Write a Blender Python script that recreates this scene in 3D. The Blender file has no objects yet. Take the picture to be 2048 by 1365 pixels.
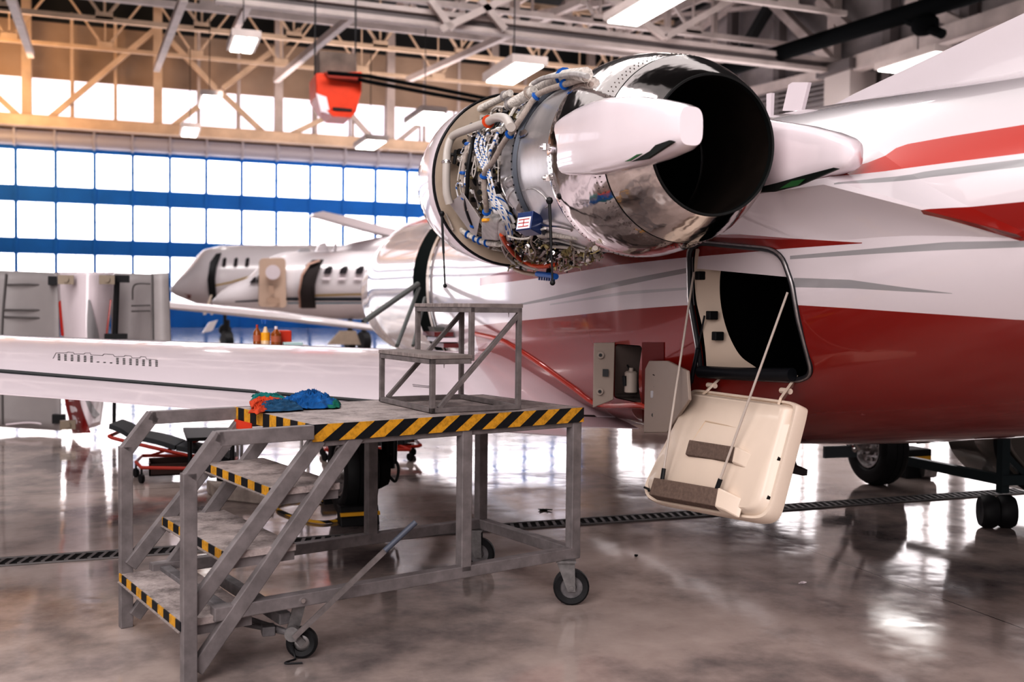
import bpy, bmesh, math, random
import numpy as np
from mathutils import Vector, Matrix, noise
from mathutils.bvhtree import BVHTree
random.seed(7)
SC = bpy.context.scene
COL = SC.collection
PI = math.pi
V = Vector

# ------------------------------------------------------------------ camera model (f in px of a 2048 frame)
YAW = math.radians(20.3); PITCH = math.radians(1.8329); ROLL = math.radians(0.581)
FPX = 2016.0; CX = 1024.0; CY = 682.5
CAM = V((0, 0, 1.5))
_ex = V((math.cos(YAW), -math.sin(YAW), 0)); _ey = V((math.sin(YAW), math.cos(YAW), 0)); _ez = V((0, 0, 1))
FW = _ey*math.cos(PITCH) - _ez*math.sin(PITCH)
_up0 = _ey*math.sin(PITCH) + _ez*math.cos(PITCH)
RT = _ex*math.cos(ROLL) + _up0*math.sin(ROLL)
UP = _up0*math.cos(ROLL) - _ex*math.sin(ROLL)
def ray(px, py): return (FW + RT*((px-CX)/FPX) - UP*((py-CY)/FPX))
def onY(px, py, y): r = ray(px, py); return CAM + r*(y/r.y)
def onX(px, py, x): r = ray(px, py); return CAM + r*(x/r.x)
def onZ(px, py, z): r = ray(px, py); return CAM + r*((z-CAM.z)/r.z)
def atD(px, py, d): return CAM + ray(px, py)*d
def px_of(P):
    d = P-CAM; f = d.dot(FW); return (CX+FPX*d.dot(RT)/f, CY-FPX*d.dot(UP)/f)

cam = bpy.data.cameras.new('camera'); co = bpy.data.objects.new('camera', cam); COL.objects.link(co)
cam.sensor_width = 36.0; cam.lens = FPX*36/2048
m = Matrix((RT, UP, -FW)).transposed().to_4x4(); m.translation = CAM
co.matrix_world = m
cam.clip_start = 0.05; cam.clip_end = 500
cam.dof.use_dof = True; cam.dof.focus_distance = 4.9; cam.dof.aperture_fstop = 2.2
SC.camera = co

# ------------------------------------------------------------------ materials
MATS = {}
def new_mat(name):
    mt = bpy.data.materials.new(name); mt.use_nodes = True
    nt = mt.node_tree; b = nt.nodes['Principled BSDF']
    return mt, nt, b
def noise_node(nt, scale, detail=4, rough=.55, coord='Object', stretch=None):
    tc = nt.nodes.new('ShaderNodeTexCoord'); n = nt.nodes.new('ShaderNodeTexNoise')
    n.inputs['Scale'].default_value = scale; n.inputs['Detail'].default_value = detail; n.inputs['Roughness'].default_value = rough
    if stretch:
        mp = nt.nodes.new('ShaderNodeMapping'); mp.inputs['Scale'].default_value = stretch
        nt.links.new(tc.outputs[coord], mp.inputs['Vector']); nt.links.new(mp.outputs[0], n.inputs['Vector'])
    else: nt.links.new(tc.outputs[coord], n.inputs['Vector'])
    return n
def ramp(nt, src, stops, const=False):
    r = nt.nodes.new('ShaderNodeValToRGB')
    if const: r.color_ramp.interpolation = 'CONSTANT'
    el = r.color_ramp.elements
    el[0].position, el[0].color = stops[0][0], (*stops[0][1], 1)
    el[1].position, el[1].color = stops[-1][0], (*stops[-1][1], 1)
    for p, c in stops[1:-1]:
        e = el.new(p); e.color = (*c, 1)
    nt.links.new(src, r.inputs['Fac']); return r
def bump(nt, b, src, strength, dist=.01):
    bp = nt.nodes.new('ShaderNodeBump'); bp.inputs['Strength'].default_value = strength; bp.inputs['Distance'].default_value = dist
    nt.links.new(src, bp.inputs['Height']); nt.links.new(bp.outputs[0], b.inputs['Normal'])
def mat(name, col, rough=.5, metal=0., coat=0., var=.0, vscale=8., bmp=0., bscale=30., emit=None, estr=1., spec=None, bdist=.01, stretch=None):
    if name in MATS: return MATS[name]
    mt, nt, b = new_mat(name)
    b.inputs['Base Color'].default_value = (*col, 1); b.inputs['Roughness'].default_value = rough
    b.inputs['Metallic'].default_value = metal; b.inputs['Coat Weight'].default_value = coat
    b.inputs['Coat Roughness'].default_value = .05
    if spec is not None: b.inputs['Specular IOR Level'].default_value = spec
    if var:
        n = noise_node(nt, vscale, stretch=stretch)
        lo = tuple(max(0, c*(1-var)) for c in col); hi = tuple(min(1, c*(1+var)) for c in col)
        r = ramp(nt, n.outputs['Fac'], [(.3, lo), (.7, hi)]); nt.links.new(r.outputs[0], b.inputs['Base Color'])
    if bmp:
        n2 = noise_node(nt, bscale, 3); bump(nt, b, n2.outputs['Fac'], bmp, bdist)
    if emit:
        b.inputs['Emission Color'].default_value = (*emit, 1); b.inputs['Emission Strength'].default_value = estr
    MATS[name] = mt; return mt

WINGW = mat('wing_white_paint', (.76, .675, .715), .22, coat=.6, var=.03, vscale=2)
WHITE = mat('white_paint', (.80, .715, .75), .22, coat=.8, var=.03, vscale=2)
RED = mat('red_paint', (.42, .035, .025), .2, coat=.8)
GREYP = mat('grey_stripe_paint', (.36, .35, .36), .25, coat=.6)
POLISH = mat('polished_aluminium', (.80, .75, .74), .11, metal=1, var=.07, vscale=5, bmp=.35, bscale=5, bdist=.02)
CHROME = mat('bright_metal', (.8, .77, .76), .22, metal=1)
STEEL = mat('dull_steel', (.42, .40, .40), .42, metal=.8, var=.25, vscale=25)
CSM = mat('caster_steel', (.20, .19, .19), .55, metal=.4, var=.2, vscale=30)
DUCT = mat('silver_duct', (.62, .60, .61), .3, metal=.75, var=.1, vscale=6)
PAINTG = mat('grey_frame_paint', (.20, .18, .182), .5, var=.22, vscale=14, bmp=.15, bscale=60, bdist=.003)
PAINTD = mat('dark_frame_paint', (.16, .15, .155), .5, var=.3, vscale=18)
STOOLM = mat('stool_grey_paint', (.17, .15, .148), .55, var=.22, vscale=20)
WOOD = mat('grey_worn_board', (.25, .215, .205), .75, var=.25, vscale=9, bmp=.4, bscale=40, stretch=(1, 6, 1))
BLACK = mat('black_rubber', (.012, .012, .014), .6, var=.3, vscale=20)
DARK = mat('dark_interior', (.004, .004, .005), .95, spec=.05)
DARKM = mat('dark_metal', (.02, .02, .022), .5, metal=.3)
BEIGE = mat('beige_primer', (.52, .43, .35), .55, var=.08, vscale=7)
CREAM = mat('cream_panel', (.70, .59, .50), .4, coat=.2, var=.03, vscale=4)
CREAMD = mat('cream_shadow_panel', (.60, .47, .36), .45)
BROWN = mat('brown_tread', (.16, .115, .095), .8, var=.2, vscale=60, bmp=.3, bscale=200)
ORANGE = mat('orange_rubber', (.62, .10, .03), .45)
BLUE = mat('blue_plastic', (.02, .13, .42), .4)
NAVY = mat('navy_box', (.015, .04, .14), .35, coat=.4)
WFAB = mat('white_fabric_wrap', (.66, .62, .58), .8, var=.25, vscale=60, bmp=.8, bscale=120)
HOSE = mat('tan_hose', (.36, .31, .28), .6, var=.2, vscale=40)
CASTG = mat('cast_grey', (.45, .43, .42), .5, metal=.3, var=.2, vscale=20)
OLIVE = mat('olive_tan_metal', (.32, .27, .15), .4, metal=.5, var=.4, vscale=40)
YEL = mat('yellow_plastic', (.85, .42, .03), .45)
BLUED = mat('door_blue', (.006, .15, .50), .7, var=.1, vscale=.5)
PANE = mat('lit_pane', (.9, .88, .88), .4, emit=(1, .95, .965), estr=2.9, var=.02, vscale=.2)
PANE2 = mat('lit_upper_pane', (.8, .78, .85), .4, emit=(.88, .84, .95), estr=1.05)
TANW = mat('tan_wall_sheet', (.42, .32, .25), .6, var=.35, vscale=.12)
GREYW = mat('grey_wall_sheet', (.30, .27, .27), .6, var=.35, vscale=.3)
TRUSS = mat('truss_steel_paint', (.52, .45, .43), .55, var=.15, vscale=.8)
TRUSSW = mat('truss_warm_paint', (.60, .46, .35), .55, var=.15, vscale=.8)
ROOFD = mat('dark_roof', (.03, .032, .034), .8)
LAMP = mat('lamp_diffuser', (1, 1, 1), .4, emit=(1, .98, .95), estr=4.5)
HRED = mat('heater_orange_red', (.62, .065, .025), .4, var=.12, vscale=2)
BROWNS = mat('brown_ledge', (.14, .07, .03), .6, var=.4, vscale=.6)
GLASSD = mat('dark_cabin_glass', (.05, .045, .05), .1, coat=1)
TEAL = mat('teal_cloth', (.01, .16, .15), .9)
BLUEC = mat('blue_cloth', (.008, .10, .28), .9, var=.3, vscale=30)
ORNC = mat('orange_cloth', (.48, .065, .02), .9, var=.2, vscale=30)
NAVYC = mat('slate_blue_cloth', (.015, .07, .14), .9, var=.3, vscale=30)
LINE = mat('panel_line', (.03, .03, .03), .6)
CONC = mat('concrete_block', (.36, .31, .28), .85, var=.25, vscale=10)
VINYL = mat('black_vinyl', (.02, .022, .026), .6, var=.2, vscale=10)
CREEP = mat('creeper_red', (.45, .04, .02), .4)
AMBER = mat('amber_plastic', (.28, .08, .01), .2, coat=.5)
MAROON = mat('maroon_base', (.13, .02, .02), .3, coat=.5)
GOLD = mat('gold_stripe', (.45, .30, .07), .35)
PLATEG = mat('pale_grey_panel', (.45, .42, .42), .45, var=.08, vscale=3)
GRN = mat('dark_green_seal', (.02, .10, .03), .4)

def worn_deck(name, base, dark, scale=7):
    mt, nt, b = new_mat(name); MATS[name] = mt
    n = noise_node(nt, scale, 8, .7); n2 = noise_node(nt, scale*9, 4, .7)
    mx = nt.nodes.new('ShaderNodeMath'); mx.operation = 'MULTIPLY_ADD'; mx.inputs[1].default_value = .35; 
    nt.links.new(n2.outputs['Fac'], mx.inputs[0]); nt.links.new(n.outputs['Fac'], mx.inputs[2])
    r = ramp(nt, mx.outputs[0], [(.5, dark), (.68, base), (.85, tuple(min(1, c*1.35) for c in base))])
    nt.links.new(r.outputs[0], b.inputs['Base Color']); b.inputs['Roughness'].default_value = .62
    bump(nt, b, n2.outputs['Fac'], .5, .004)
    return mt
DECK = worn_deck('worn_deck_board', (.36, .31, .30), (.14, .12, .115))

def hazard(name, direction, scale, slant=None):
    """yellow/black stripes running along an object axis"""
    mt, nt, b = new_mat(name); MATS[name] = mt
    g = nt.nodes.new('ShaderNodeNewGeometry'); vm = nt.nodes.new('ShaderNodeVectorMath'); vm.operation = 'DOT_PRODUCT'
    vm.inputs[1].default_value = direction; nt.links.new(g.outputs['Position'], vm.inputs[0])
    ml = nt.nodes.new('ShaderNodeMath'); ml.operation = 'MULTIPLY'; ml.inputs[1].default_value = scale
    fr = nt.nodes.new('ShaderNodeMath'); fr.operation = 'FRACT'
    nt.links.new(vm.outputs['Value'], ml.inputs[0]); nt.links.new(ml.outputs[0], fr.inputs[0])
    r = ramp(nt, fr.outputs[0], [(0, (.012, .014, .018)), (.5, (.62, .33, .035))], const=True)
    n = noise_node(nt, 40, 5, .7); rr = ramp(nt, n.outputs['Fac'], [(.3, (.55, .55, .55)), (.55, (1, 1, 1))])
    mx = nt.nodes.new('ShaderNodeMix'); mx.data_type = 'RGBA'; mx.blend_type = 'MULTIPLY'; mx.inputs[0].default_value = 1
    nt.links.new(r.outputs[0], mx.inputs[6]); nt.links.new(rr.outputs[0], mx.inputs[7])
    nt.links.new(mx.outputs[2], b.inputs['Base Color']); b.inputs['Roughness'].default_value = .5
    return mt

# ------------------------------------------------------------------ mesh builder
ORI = {}
class MB:
    def __init__(s): s.v = []; s.f = []; s.m = []
    def add(s, vs, fs, mi=0):
        o = len(s.v); s.v += [tuple(v) for v in vs]; s.f += [tuple(i+o for i in f) for f in fs]; s.m += [mi]*len(fs); return s
    def box(s, lo, hi, mi=0):
        x0, y0, z0 = lo; x1, y1, z1 = hi
        vs = [(x0,y0,z0),(x1,y0,z0),(x1,y1,z0),(x0,y1,z0),(x0,y0,z1),(x1,y0,z1),(x1,y1,z1),(x0,y1,z1)]
        return s.add(vs, [(0,3,2,1),(4,5,6,7),(0,1,5,4),(1,2,6,5),(2,3,7,6),(3,0,4,7)], mi)
    def bar(s, a, b, w, h, up=(0,0,1), mi=0):
        a = V(a); b = V(b); d = (b-a).normalized(); u = V(up)
        sd = d.cross(u)
        if sd.length < 1e-4: sd = d.cross(V((1,0,0)))
        sd.normalize(); u = sd.cross(d).normalized()
        vs = []
        for p in (a, b):
            for i, j in ((-1,-1),(1,-1),(1,1),(-1,1)): vs.append(p+sd*(i*w/2)+u*(j*h/2))
        return s.add(vs, [(0,1,2,3),(7,6,5,4),(0,4,5,1),(1,5,6,2),(2,6,7,3),(3,7,4,0)], mi)
    def tube(s, pts, r, n=10, mi=0, cap=True):
        pts = [V(p) for p in pts]; k = len(pts)
        rs = r if isinstance(r, (list, tuple)) else [r]*k
        tg = [(pts[min(i+1,k-1)]-pts[max(i-1,0)]).normalized() for i in range(k)]
        u = tg[0].orthogonal().normalized(); vs = []
        for i in range(k):
            u = (u - tg[i]*u.dot(tg[i]));
            u = u.normalized() if u.length > 1e-6 else tg[i].orthogonal().normalized()
            w = tg[i].cross(u)
            for j in range(n):
                a = 2*PI*j/n; vs.append(pts[i]+(u*math.cos(a)+w*math.sin(a))*rs[i])
        fs = [(i*n+j, i*n+(j+1)%n, (i+1)*n+(j+1)%n, (i+1)*n+j) for i in range(k-1) for j in range(n)]
        if cap: fs += [tuple(range(n-1,-1,-1)), tuple(range((k-1)*n, k*n))]
        return s.add(vs, fs, mi)
    def lathe(s, prof, o, d, n=48, mi=0, a0=0., a1=2*PI, u=None):
        """prof: (t,r) along unit axis d from o"""
        o = V(o); d = V(d).normalized(); u = V(u) if u else d.orthogonal().normalized()
        u = (u-d*u.dot(d)).normalized(); w = d.cross(u)
        full = abs(a1-a0-2*PI) < 1e-6; cols = n if full else n+1; vs = []
        for t, r in prof:
            for j in range(cols):
                a = a0+(a1-a0)*j/n; vs.append(o+d*t+(u*math.cos(a)+w*math.sin(a))*r)
        fs = []
        for i in range(len(prof)-1):
            for j in range(n):
                j2 = (j+1) % cols if full else j+1
                fs.append((i*cols+j, i*cols+j2, (i+1)*cols+j2, (i+1)*cols+j))
        return s.add(vs, fs, mi)
    def prism(s, poly, ext, mi=0):
        poly = [V(p) for p in poly]; ext = V(ext); n = len(poly)
        vs = poly+[p+ext for p in poly]
        fs = [tuple(range(n-1,-1,-1)), tuple(range(n,2*n))]+[(i,(i+1)%n,n+(i+1)%n,n+i) for i in range(n)]
        return s.add(vs, fs, mi)
    def loft(s, rings, closed=True, cap=True, mi=0):
        n = len(rings[0]); vs = [p for r in rings for p in r]; fs = []
        for i in range(len(rings)-1):
            for j in range(n if closed else n-1):
                fs.append((i*n+j, i*n+(j+1)%n, (i+1)*n+(j+1)%n, (i+1)*n+j))
        if cap and closed: fs += [tuple(range(n-1,-1,-1)), tuple(range((len(rings)-1)*n, len(rings)*n))]
        return s.add(vs, fs, mi)
    def grid(s, fn, nu, nv, mi=0):
        vs = [fn(i/nu, j/nv) for i in range(nu+1) for j in range(nv+1)]
        fs = [(i*(nv+1)+j, (i+1)*(nv+1)+j, (i+1)*(nv+1)+j+1, i*(nv+1)+j+1) for i in range(nu) for j in range(nv)]
        return s.add(vs, fs, mi)
    def disc(s, c, d, r, h, n=16, mi=0):
        return s.tube([V(c)-V(d).normalized()*h/2, V(c)+V(d).normalized()*h/2], r, n, mi)
    def sphere(s, c, r, n=12, mi=0, sc=(1,1,1)):
        c = V(c); vs = []; fs = []
        for i in range(n//2+1):
            a = PI*i/(n//2)
            for j in range(n):
                b = 2*PI*j/n
                vs.append(c+V((math.sin(a)*math.cos(b)*r*sc[0], math.sin(a)*math.sin(b)*r*sc[1], math.cos(a)*r*sc[2])))
        for i in range(n//2):
            for j in range(n): fs.append((i*n+j, (i+1)*n+j, (i+1)*n+(j+1)%n, i*n+(j+1)%n))
        return s.add(vs, fs, mi)
    def build(s, name, mats, parent=None, smooth=40, solid=None, bevel=None, label=None, subd=0):
        me = bpy.data.meshes.new(name)
        off = ORI.get(parent.name_full if parent else None, V((0,0,0)))
        me.from_pydata([tuple(V(v)-off) for v in s.v], [], s.f)
        mats = mats if isinstance(mats, (list, tuple)) else [mats]
        for mm in mats: me.materials.append(mm)
        me.polygons.foreach_set('material_index', s.m)
        bm = bmesh.new(); bm.from_mesh(me); bmesh.ops.remove_doubles(bm, verts=bm.verts, dist=1e-6)
        bmesh.ops.recalc_face_normals(bm, faces=bm.faces); bm.to_mesh(me); bm.free()
        if smooth:
            me.polygons.foreach_set('use_smooth', [True]*len(me.polygons))
            me.set_sharp_from_angle(angle=math.radians(smooth))
        me.update()
        o = bpy.data.objects.new(name, me); COL.objects.link(o)
        if parent: o.parent = parent
        ORI[o.name_full] = off
        if solid:
            md = o.modifiers.new('solid', 'SOLIDIFY'); md.thickness = solid; md.offset = 0
        if bevel:
            md = o.modifiers.new('bevel', 'BEVEL'); md.width = bevel; md.segments = 2; md.limit_method = 'ANGLE'; md.angle_limit = math.radians(50)
            md.harden_normals = False
        if subd:
            md = o.modifiers.new('sub', 'SUBSURF'); md.levels = subd; md.render_levels = subd
        if label: o['label'] = label
        return o
def tag(o, label, cat, group=None):
    o['label'] = label; o['category'] = cat
    if group: o['group'] = group
    return o
def thing(name, label, cat, loc, group=None):
    e = bpy.data.objects.new(name, None); COL.objects.link(e); e.location = loc; e.empty_display_size = .2
    ORI[e.name_full] = V(loc); return tag(e, label, cat, group)
def copy_thing(src, loc, label=None, rz=0.):
    r = src.copy(); COL.objects.link(r); r.location = loc; r.rotation_euler = (0, 0, rz)
    if label: r['label'] = label
    for ch in list(src.children):
        c = ch.copy(); COL.objects.link(c); c.parent = r
        for g in list(ch.children):
            d = g.copy(); COL.objects.link(d); d.parent = c
    ORI[r.name_full] = V(loc); return r
def struct(o): o['kind'] = 'structure'; return o

def smooth_path(pts, n=6):
    pts = [V(p) for p in pts]
    if len(pts) < 3: return pts
    out = []
    P = [pts[0]*2-pts[1]]+pts+[pts[-1]*2-pts[-2]]
    for i in range(1, len(P)-2):
        p0, p1, p2, p3 = P[i-1:i+3]
        for k in range(n):
            t = k/n
            out.append(.5*((2*p1)+(p2-p0)*t+(2*p0-5*p1+4*p2-p3)*t*t+(3*p1-p0-3*p2+p3)*t**3))
    out.append(pts[-1]); return out

# ================================================================== THE SETTING
def floor_material():
    mt, nt, b = new_mat('polished_epoxy_floor')
    n1 = noise_node(nt, .55, 6, .6); n2 = noise_node(nt, 3.2, 8, .65)
    ad = nt.nodes.new('ShaderNodeMath'); ad.operation = 'MULTIPLY_ADD'; ad.inputs[1].default_value = .4
    nt.links.new(n2.outputs['Fac'], ad.inputs[0]); nt.links.new(n1.outputs['Fac'], ad.inputs[2])
    r = ramp(nt, ad.outputs[0], [(.5, (.11, .098, .10)), (.62, (.28, .24, .23)), (.74, (.46, .385, .355)), (.88, (.56, .475, .44))])
    # expansion joints
    tc = nt.nodes.new('ShaderNodeTexCoord'); sp = nt.nodes.new('ShaderNodeSeparateXYZ'); nt.links.new(tc.outputs['Object'], sp.inputs[0])
    fac = None
    for ax, ofs in (('X', 2.05), ('Y', 3.3)):
        a = nt.nodes.new('ShaderNodeMath'); a.operation = 'ADD'; a.inputs[1].default_value = ofs; nt.links.new(sp.outputs[ax], a.inputs[0])
        mo = nt.nodes.new('ShaderNodeMath'); mo.operation = 'PINGPONG'; mo.inputs[1].default_value = 3.0; nt.links.new(a.outputs[0], mo.inputs[0])
        lt = nt.nodes.new('ShaderNodeMath'); lt.operation = 'LESS_THAN'; lt.inputs[1].default_value = .004; nt.links.new(mo.outputs[0], lt.inputs[0])
        if fac is None: fac = lt
        else:
            mxx = nt.nodes.new('ShaderNodeMath'); mxx.operation = 'MAXIMUM'; nt.links.new(fac.outputs[0], mxx.inputs[0]); nt.links.new(lt.outputs[0], mxx.inputs[1]); fac = mxx
    mx = nt.nodes.new('ShaderNodeMix'); mx.data_type = 'RGBA'; mx.inputs[7].default_value = (.05, .045, .04, 1)
    nt.links.new(fac.outputs[0], mx.inputs[0]); nt.links.new(r.outputs[0], mx.inputs[6]); nt.links.new(mx.outputs[2], b.inputs['Base Color'])
    rr = ramp(nt, n2.outputs['Fac'], [(.3, (.045,)*3), (.7, (.13,)*3)])
    nt.links.new(rr.outputs[0], b.inputs['Roughness'])
    n3 = noise_node(nt, 1.6, 3, .5); bump(nt, b, n3.outputs['Fac'], .12, .03)
    b.inputs['Specular IOR Level'].default_value = .75
    return mt
FLOORM = floor_material()
HX0, HX1, HY0, HY1, HZ = -34., 35., -14., 72., 21.6
struct(MB().box((HX0, HY0, -.3), (HX1+.4, HY1+.4, 0)).build('floor', FLOORM, smooth=0))
struct(MB().box((HX0, HY0, HZ), (HX1+.4, HY1+.4, HZ+.3)).build('ceiling', ROOFD, smooth=0))

# back wall: solid strips (sheeting) around a big sliding door and clerestory
wb = MB()
wb.box((HX0, HY1, 16.05), (HX1, HY1+.3, 19.7), 0); wb.box((HX0, HY1, 19.7), (HX1, HY1+.3, HZ), 2)
wb.box((HX0, HY1, 11.6), (HX1, HY1+.3, 13.35), 1)
wb.box((HX0, HY1+.12, 0), (-22.0, HY1+.3, 11.6), 0)
wb.box((32.4, HY1+.02, 0), (HX1, HY1+.3, 11.6), 0)
struct(wb.build('wall_back', [TANW, BROWNS, ROOFD], smooth=0))
d1 = MB()
MX = [-7.40+2.336*k for k in range(-6, 18)]
for z0, z1 in ((8.07, 9.13), (4.74, 5.77), (0, 1.6), (11.38, 11.7)):
    d1.box((MX[0], HY1-.25, z0), (MX[-1], HY1, z1))
for i, x in enumerate(MX): d1.box((x-.1, HY1-.32, 0), (x+.1, HY1-.02, 11.6))
door1 = struct(d1.build('door_1', BLUED, smooth=0))
dp = MB()
dm = MB()
for i in range(len(MX)-1):
    for z0, z1 in ((1.6, 4.74), (5.77, 8.07), (9.13, 11.38)):
        dp.box((MX[i]+.1, HY1-.1, z0), (MX[i+1]-.1, HY1-.05, z1))
        xm = (MX[i]+MX[i+1])/2
        dm.box((xm-.02, HY1-.13, z0), (xm+.02, HY1-.1, z1))
        zm = (z0+z1)/2 if z1-z0 < 3 else z0+1.1
        dm.box((MX[i]+.1, HY1-.13, zm-.02), (MX[i+1]-.1, HY1-.1, zm+.02))
dp.build('door_pane', PANE, door1, smooth=0)
dm.build('glazing_bar', mat('pale_bar', (.5, .5, .55), .5), door1, smooth=0)
# clerestory windows: one per bay
cx = [-6.6+2.587*k for k in range(-10, 16)]
for i in range(len(cx)-1):
    w = MB(); w.box((cx[i]+.06, HY1+.05, 13.35), (cx[i+1]-.06, HY1+.15, 16.05))
    o = struct(w.build('window_%d' % (i+1), PANE2, smooth=0))
    f = MB(); f.box((cx[i]-.07, HY1-.1, 13.35), (cx[i]+.07, HY1+.2, 16.05)); f.build('window_frame', TRUSS, o, smooth=0)
# valance above door and running ledge beam
vl = MB(); vl.tube([V((MX[0], HY1-.6, 12.1)), V((HX1, HY1-.6, 12.1))], .5, 16)
for i, x in enumerate(MX): vl.box((x-.06, HY1-1.15, 11.55), (x+.06, HY1-.05, 12.65))
struct(vl.build('trim_1', mat('grey_valance', (.36, .35, .40), .45), smooth=50))
lb = MB(); lb.box((HX0, HY1-2.2, 12.75), (HX1, HY1-1.9, 13.25)); lb.box((HX0, HY1-2.3, 12.62), (HX1, HY1-1.2, 12.75)); lb.box((HX0, HY1-2.3, 13.25), (HX1, HY1-1.2, 13.32))
struct(lb.build('trim_2', TRUSSW, smooth=0))
# wall framing in front of the clerestory
wf = thing('wall_framing', 'tan steel posts and diagonal braces in front of the upper window band', 'wall framing', (0, HY1-1.6, 13.3))
YF = HY1-1.6
for k in range(-3, 6):
    x = -6.6+7.76*k
    b = MB(); b.box((x-.28, YF-.25, 13.3), (x+.28, YF+.25, HZ)); b.build('post', TRUSSW if k < 2 else TRUSS, wf, 0)
for k in range(-9, 15):
    x = -6.6+2.587*k
    if k % 3: b = MB(); b.box((x-.1, YF+.3, 13.3), (x+.1, YF+.5, HZ-1.5)); b.build('mullion_post', TRUSSW if k < 4 else TRUSS, wf, 0)
def mem(o, name, a, b, w, h, mt): MB().bar(a, b, w, h).build(name, mt, o, 0)
for (a, b) in (((84, 250), (315, 55)), ((-30, 170), (52, 246)), ((334, 262), (437, 181)), ((437, 181), (540, 278)), ((330, 70), (432, 178)), ((445, 178), (600, 60)),
               ((560, 280), (680, 222)), ((700, 228), (765, 300)), ((775, 300), (850, 240))):
    mem(wf, 'brace', onY(*a, YF-.1), onY(*b, YF-.1), .28, .34, TRUSSW if a[0] < 600 else TRUSS)

# right wall with a high window band (behind the jet) and framing
wr = MB(); XR = HX1
wr.box((XR, HY0, 0), (XR+.3, HY1, 3.2)); wr.box((XR, HY0, 10.9), (XR+.3, HY1, HZ)); wr.box((XR, HY0, 3.2), (XR+.3, 14, 10.9)); wr.box((XR, 71, 3.2), (XR+.3, HY1, 10.9))
struct(wr.build('wall_right', GREYW, smooth=0))
for i in range(12):
    y0 = 14+i*4.75
    w = MB(); w.box((XR+.05, y0+.12, 3.2), (XR+.15, y0+4.63, 10.9)); o = struct(w.build('window_%d' % (30+i), PANE, smooth=0))
    f = MB(); f.box((XR-.08, y0-.14, 3.2), (XR+.2, y0+.14, 10.9)); f.box((XR-.02, y0+.12, 8.35), (XR+.1, y0+4.63, 8.55)); f.box((XR-.02, y0+.12, 5.75), (XR+.1, y0+4.63, 5.95)); f.build('window_frame', TRUSS, o, smooth=0)
wfr = thing('side_wall_framing', 'grey steel posts and braces on the dark sheeted side wall behind the engine', 'wall framing', (XR-.6, 50, 0))
XF = XR-.6
for px in (1238, 1330, 1465, 1560, 1668, 1780, 1935):
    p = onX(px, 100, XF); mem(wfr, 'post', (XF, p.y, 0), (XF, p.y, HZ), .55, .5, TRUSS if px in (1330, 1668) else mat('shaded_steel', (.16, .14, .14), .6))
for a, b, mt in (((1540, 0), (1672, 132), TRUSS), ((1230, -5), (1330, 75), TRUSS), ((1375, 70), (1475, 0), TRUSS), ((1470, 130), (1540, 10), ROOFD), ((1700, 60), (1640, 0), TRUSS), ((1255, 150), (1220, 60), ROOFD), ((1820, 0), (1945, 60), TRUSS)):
    mem(wfr, 'brace', onX(*a, XF-.3), onX(*b, XF-.3), .5, .5, mt)
mem(wfr, 'rail', onX(1250, 40, XF-.3), onX(1560, 10, XF-.3), .25, .25, TRUSS)
mem(wfr, 'rail', onX(1715, 128, XF-1), onX(2060, 17, XF-1), .6, .75, TRUSS)
mem(wfr, 'rail', onX(1500, 185, XF-.6), onX(1665, 145, XF-.6), .45, .5, TRUSS)
for k in range(5): mem(wfr, 'louvre', onX(1480, 208+k*9-8, XF-.2), onX(1690, 165+k*10-8, XF-.2), .2, .12, mat('louvre', (.25, .23, .23), .5))
cb = thing('crane_column', 'wide white steel column capped under the end of the long crane beam', 'column', (XR-1.2, 43, 0))
pc = onX(1700, 150, XR-1.2)
MB().box((XR-2.0, pc.y-1.0, 0), (XR-.4, pc.y+1.0, pc.z)).build('shaft', mat('white_column', (.55, .49, .47), .6), cb, 0)
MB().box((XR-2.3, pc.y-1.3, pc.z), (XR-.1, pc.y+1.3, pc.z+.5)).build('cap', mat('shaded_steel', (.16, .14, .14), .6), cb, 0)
pp = MB(); pp.tube([onX(1385, 165, 30), onX(1448, 141, 30), onX(1904, 0, 30), onX(2000, -30, 30)], .38, 12)
cpipe = tag(pp.build('ceiling_pipe', mat('black_pipe', (.006, .007, .008), .85, spec=.1)), 'thick black pipe running high along the side wall to the upper right', 'pipe')
pr = MB(); pr.sphere(onX(1850, 50, 30), .5, 10, sc=(1, 1.3, .9)); pr.tube([onX(1815, 40, 30), onX(1885, 68, 30)], .2, 8)
pr.build('floodlight', mat('black_pipe', (.006, .007, .008), .85, spec=.1), cpipe)  # dark floodlight body, built as part of the pipe

# roof trusses
def truss(label, Y, zb, zt, X0, X1, panel, mt, w=.22, phase=0.):
    t = thing('roof_truss', label, 'truss', (0, Y, zb))
    MB().box((X0, Y-w*.7, zb-w*.7), (X1, Y+w*.7, zb+w*.7)).build('bottom_chord', mt, t, 0)
    MB().box((X0, Y-w*.7, zt-w*.7), (X1, Y+w*.7, zt+w*.7)).build('top_chord', mt, t, 0)
    x = X0+phase; k = 0
    while x+panel < X1:
        mem(t, 'web_member', (x, Y, zt), (x+panel/2, Y, zb), w*.8, w*.8, mt)
        mem(t, 'web_member', (x+panel/2, Y, zb), (x+panel, Y, zt), w*.8, w*.8, mt)
        mem(t, 'web_member', (x+panel/2, Y, zb), (x+panel/2, Y, zt), w*.6, w*.6, mt)
        b = MB().box((x+panel/2-.45, Y-.14, zb), (x+panel/2+.45, Y+.14, zb+.4)); b.build('gusset_plate', mt, t, 0)
        x += panel; k += 1
    return t
truss('tan roof truss nearest the back wall, lowest of the row', 66, 16.9, 20.6, -16, 34, 5.2, TRUSSW, .16, 1.1)
truss('tan roof truss second from the back wall, above the upper windows', 61, 17.35, 21, -15, 34, 5.2, TRUSSW, .2, .2)
truss('grey roof truss third from the back wall, crossing behind the heater', 55, 16.9, 20.8, -13, 34, 6.0, TRUSS, .24, 1.4)
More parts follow.
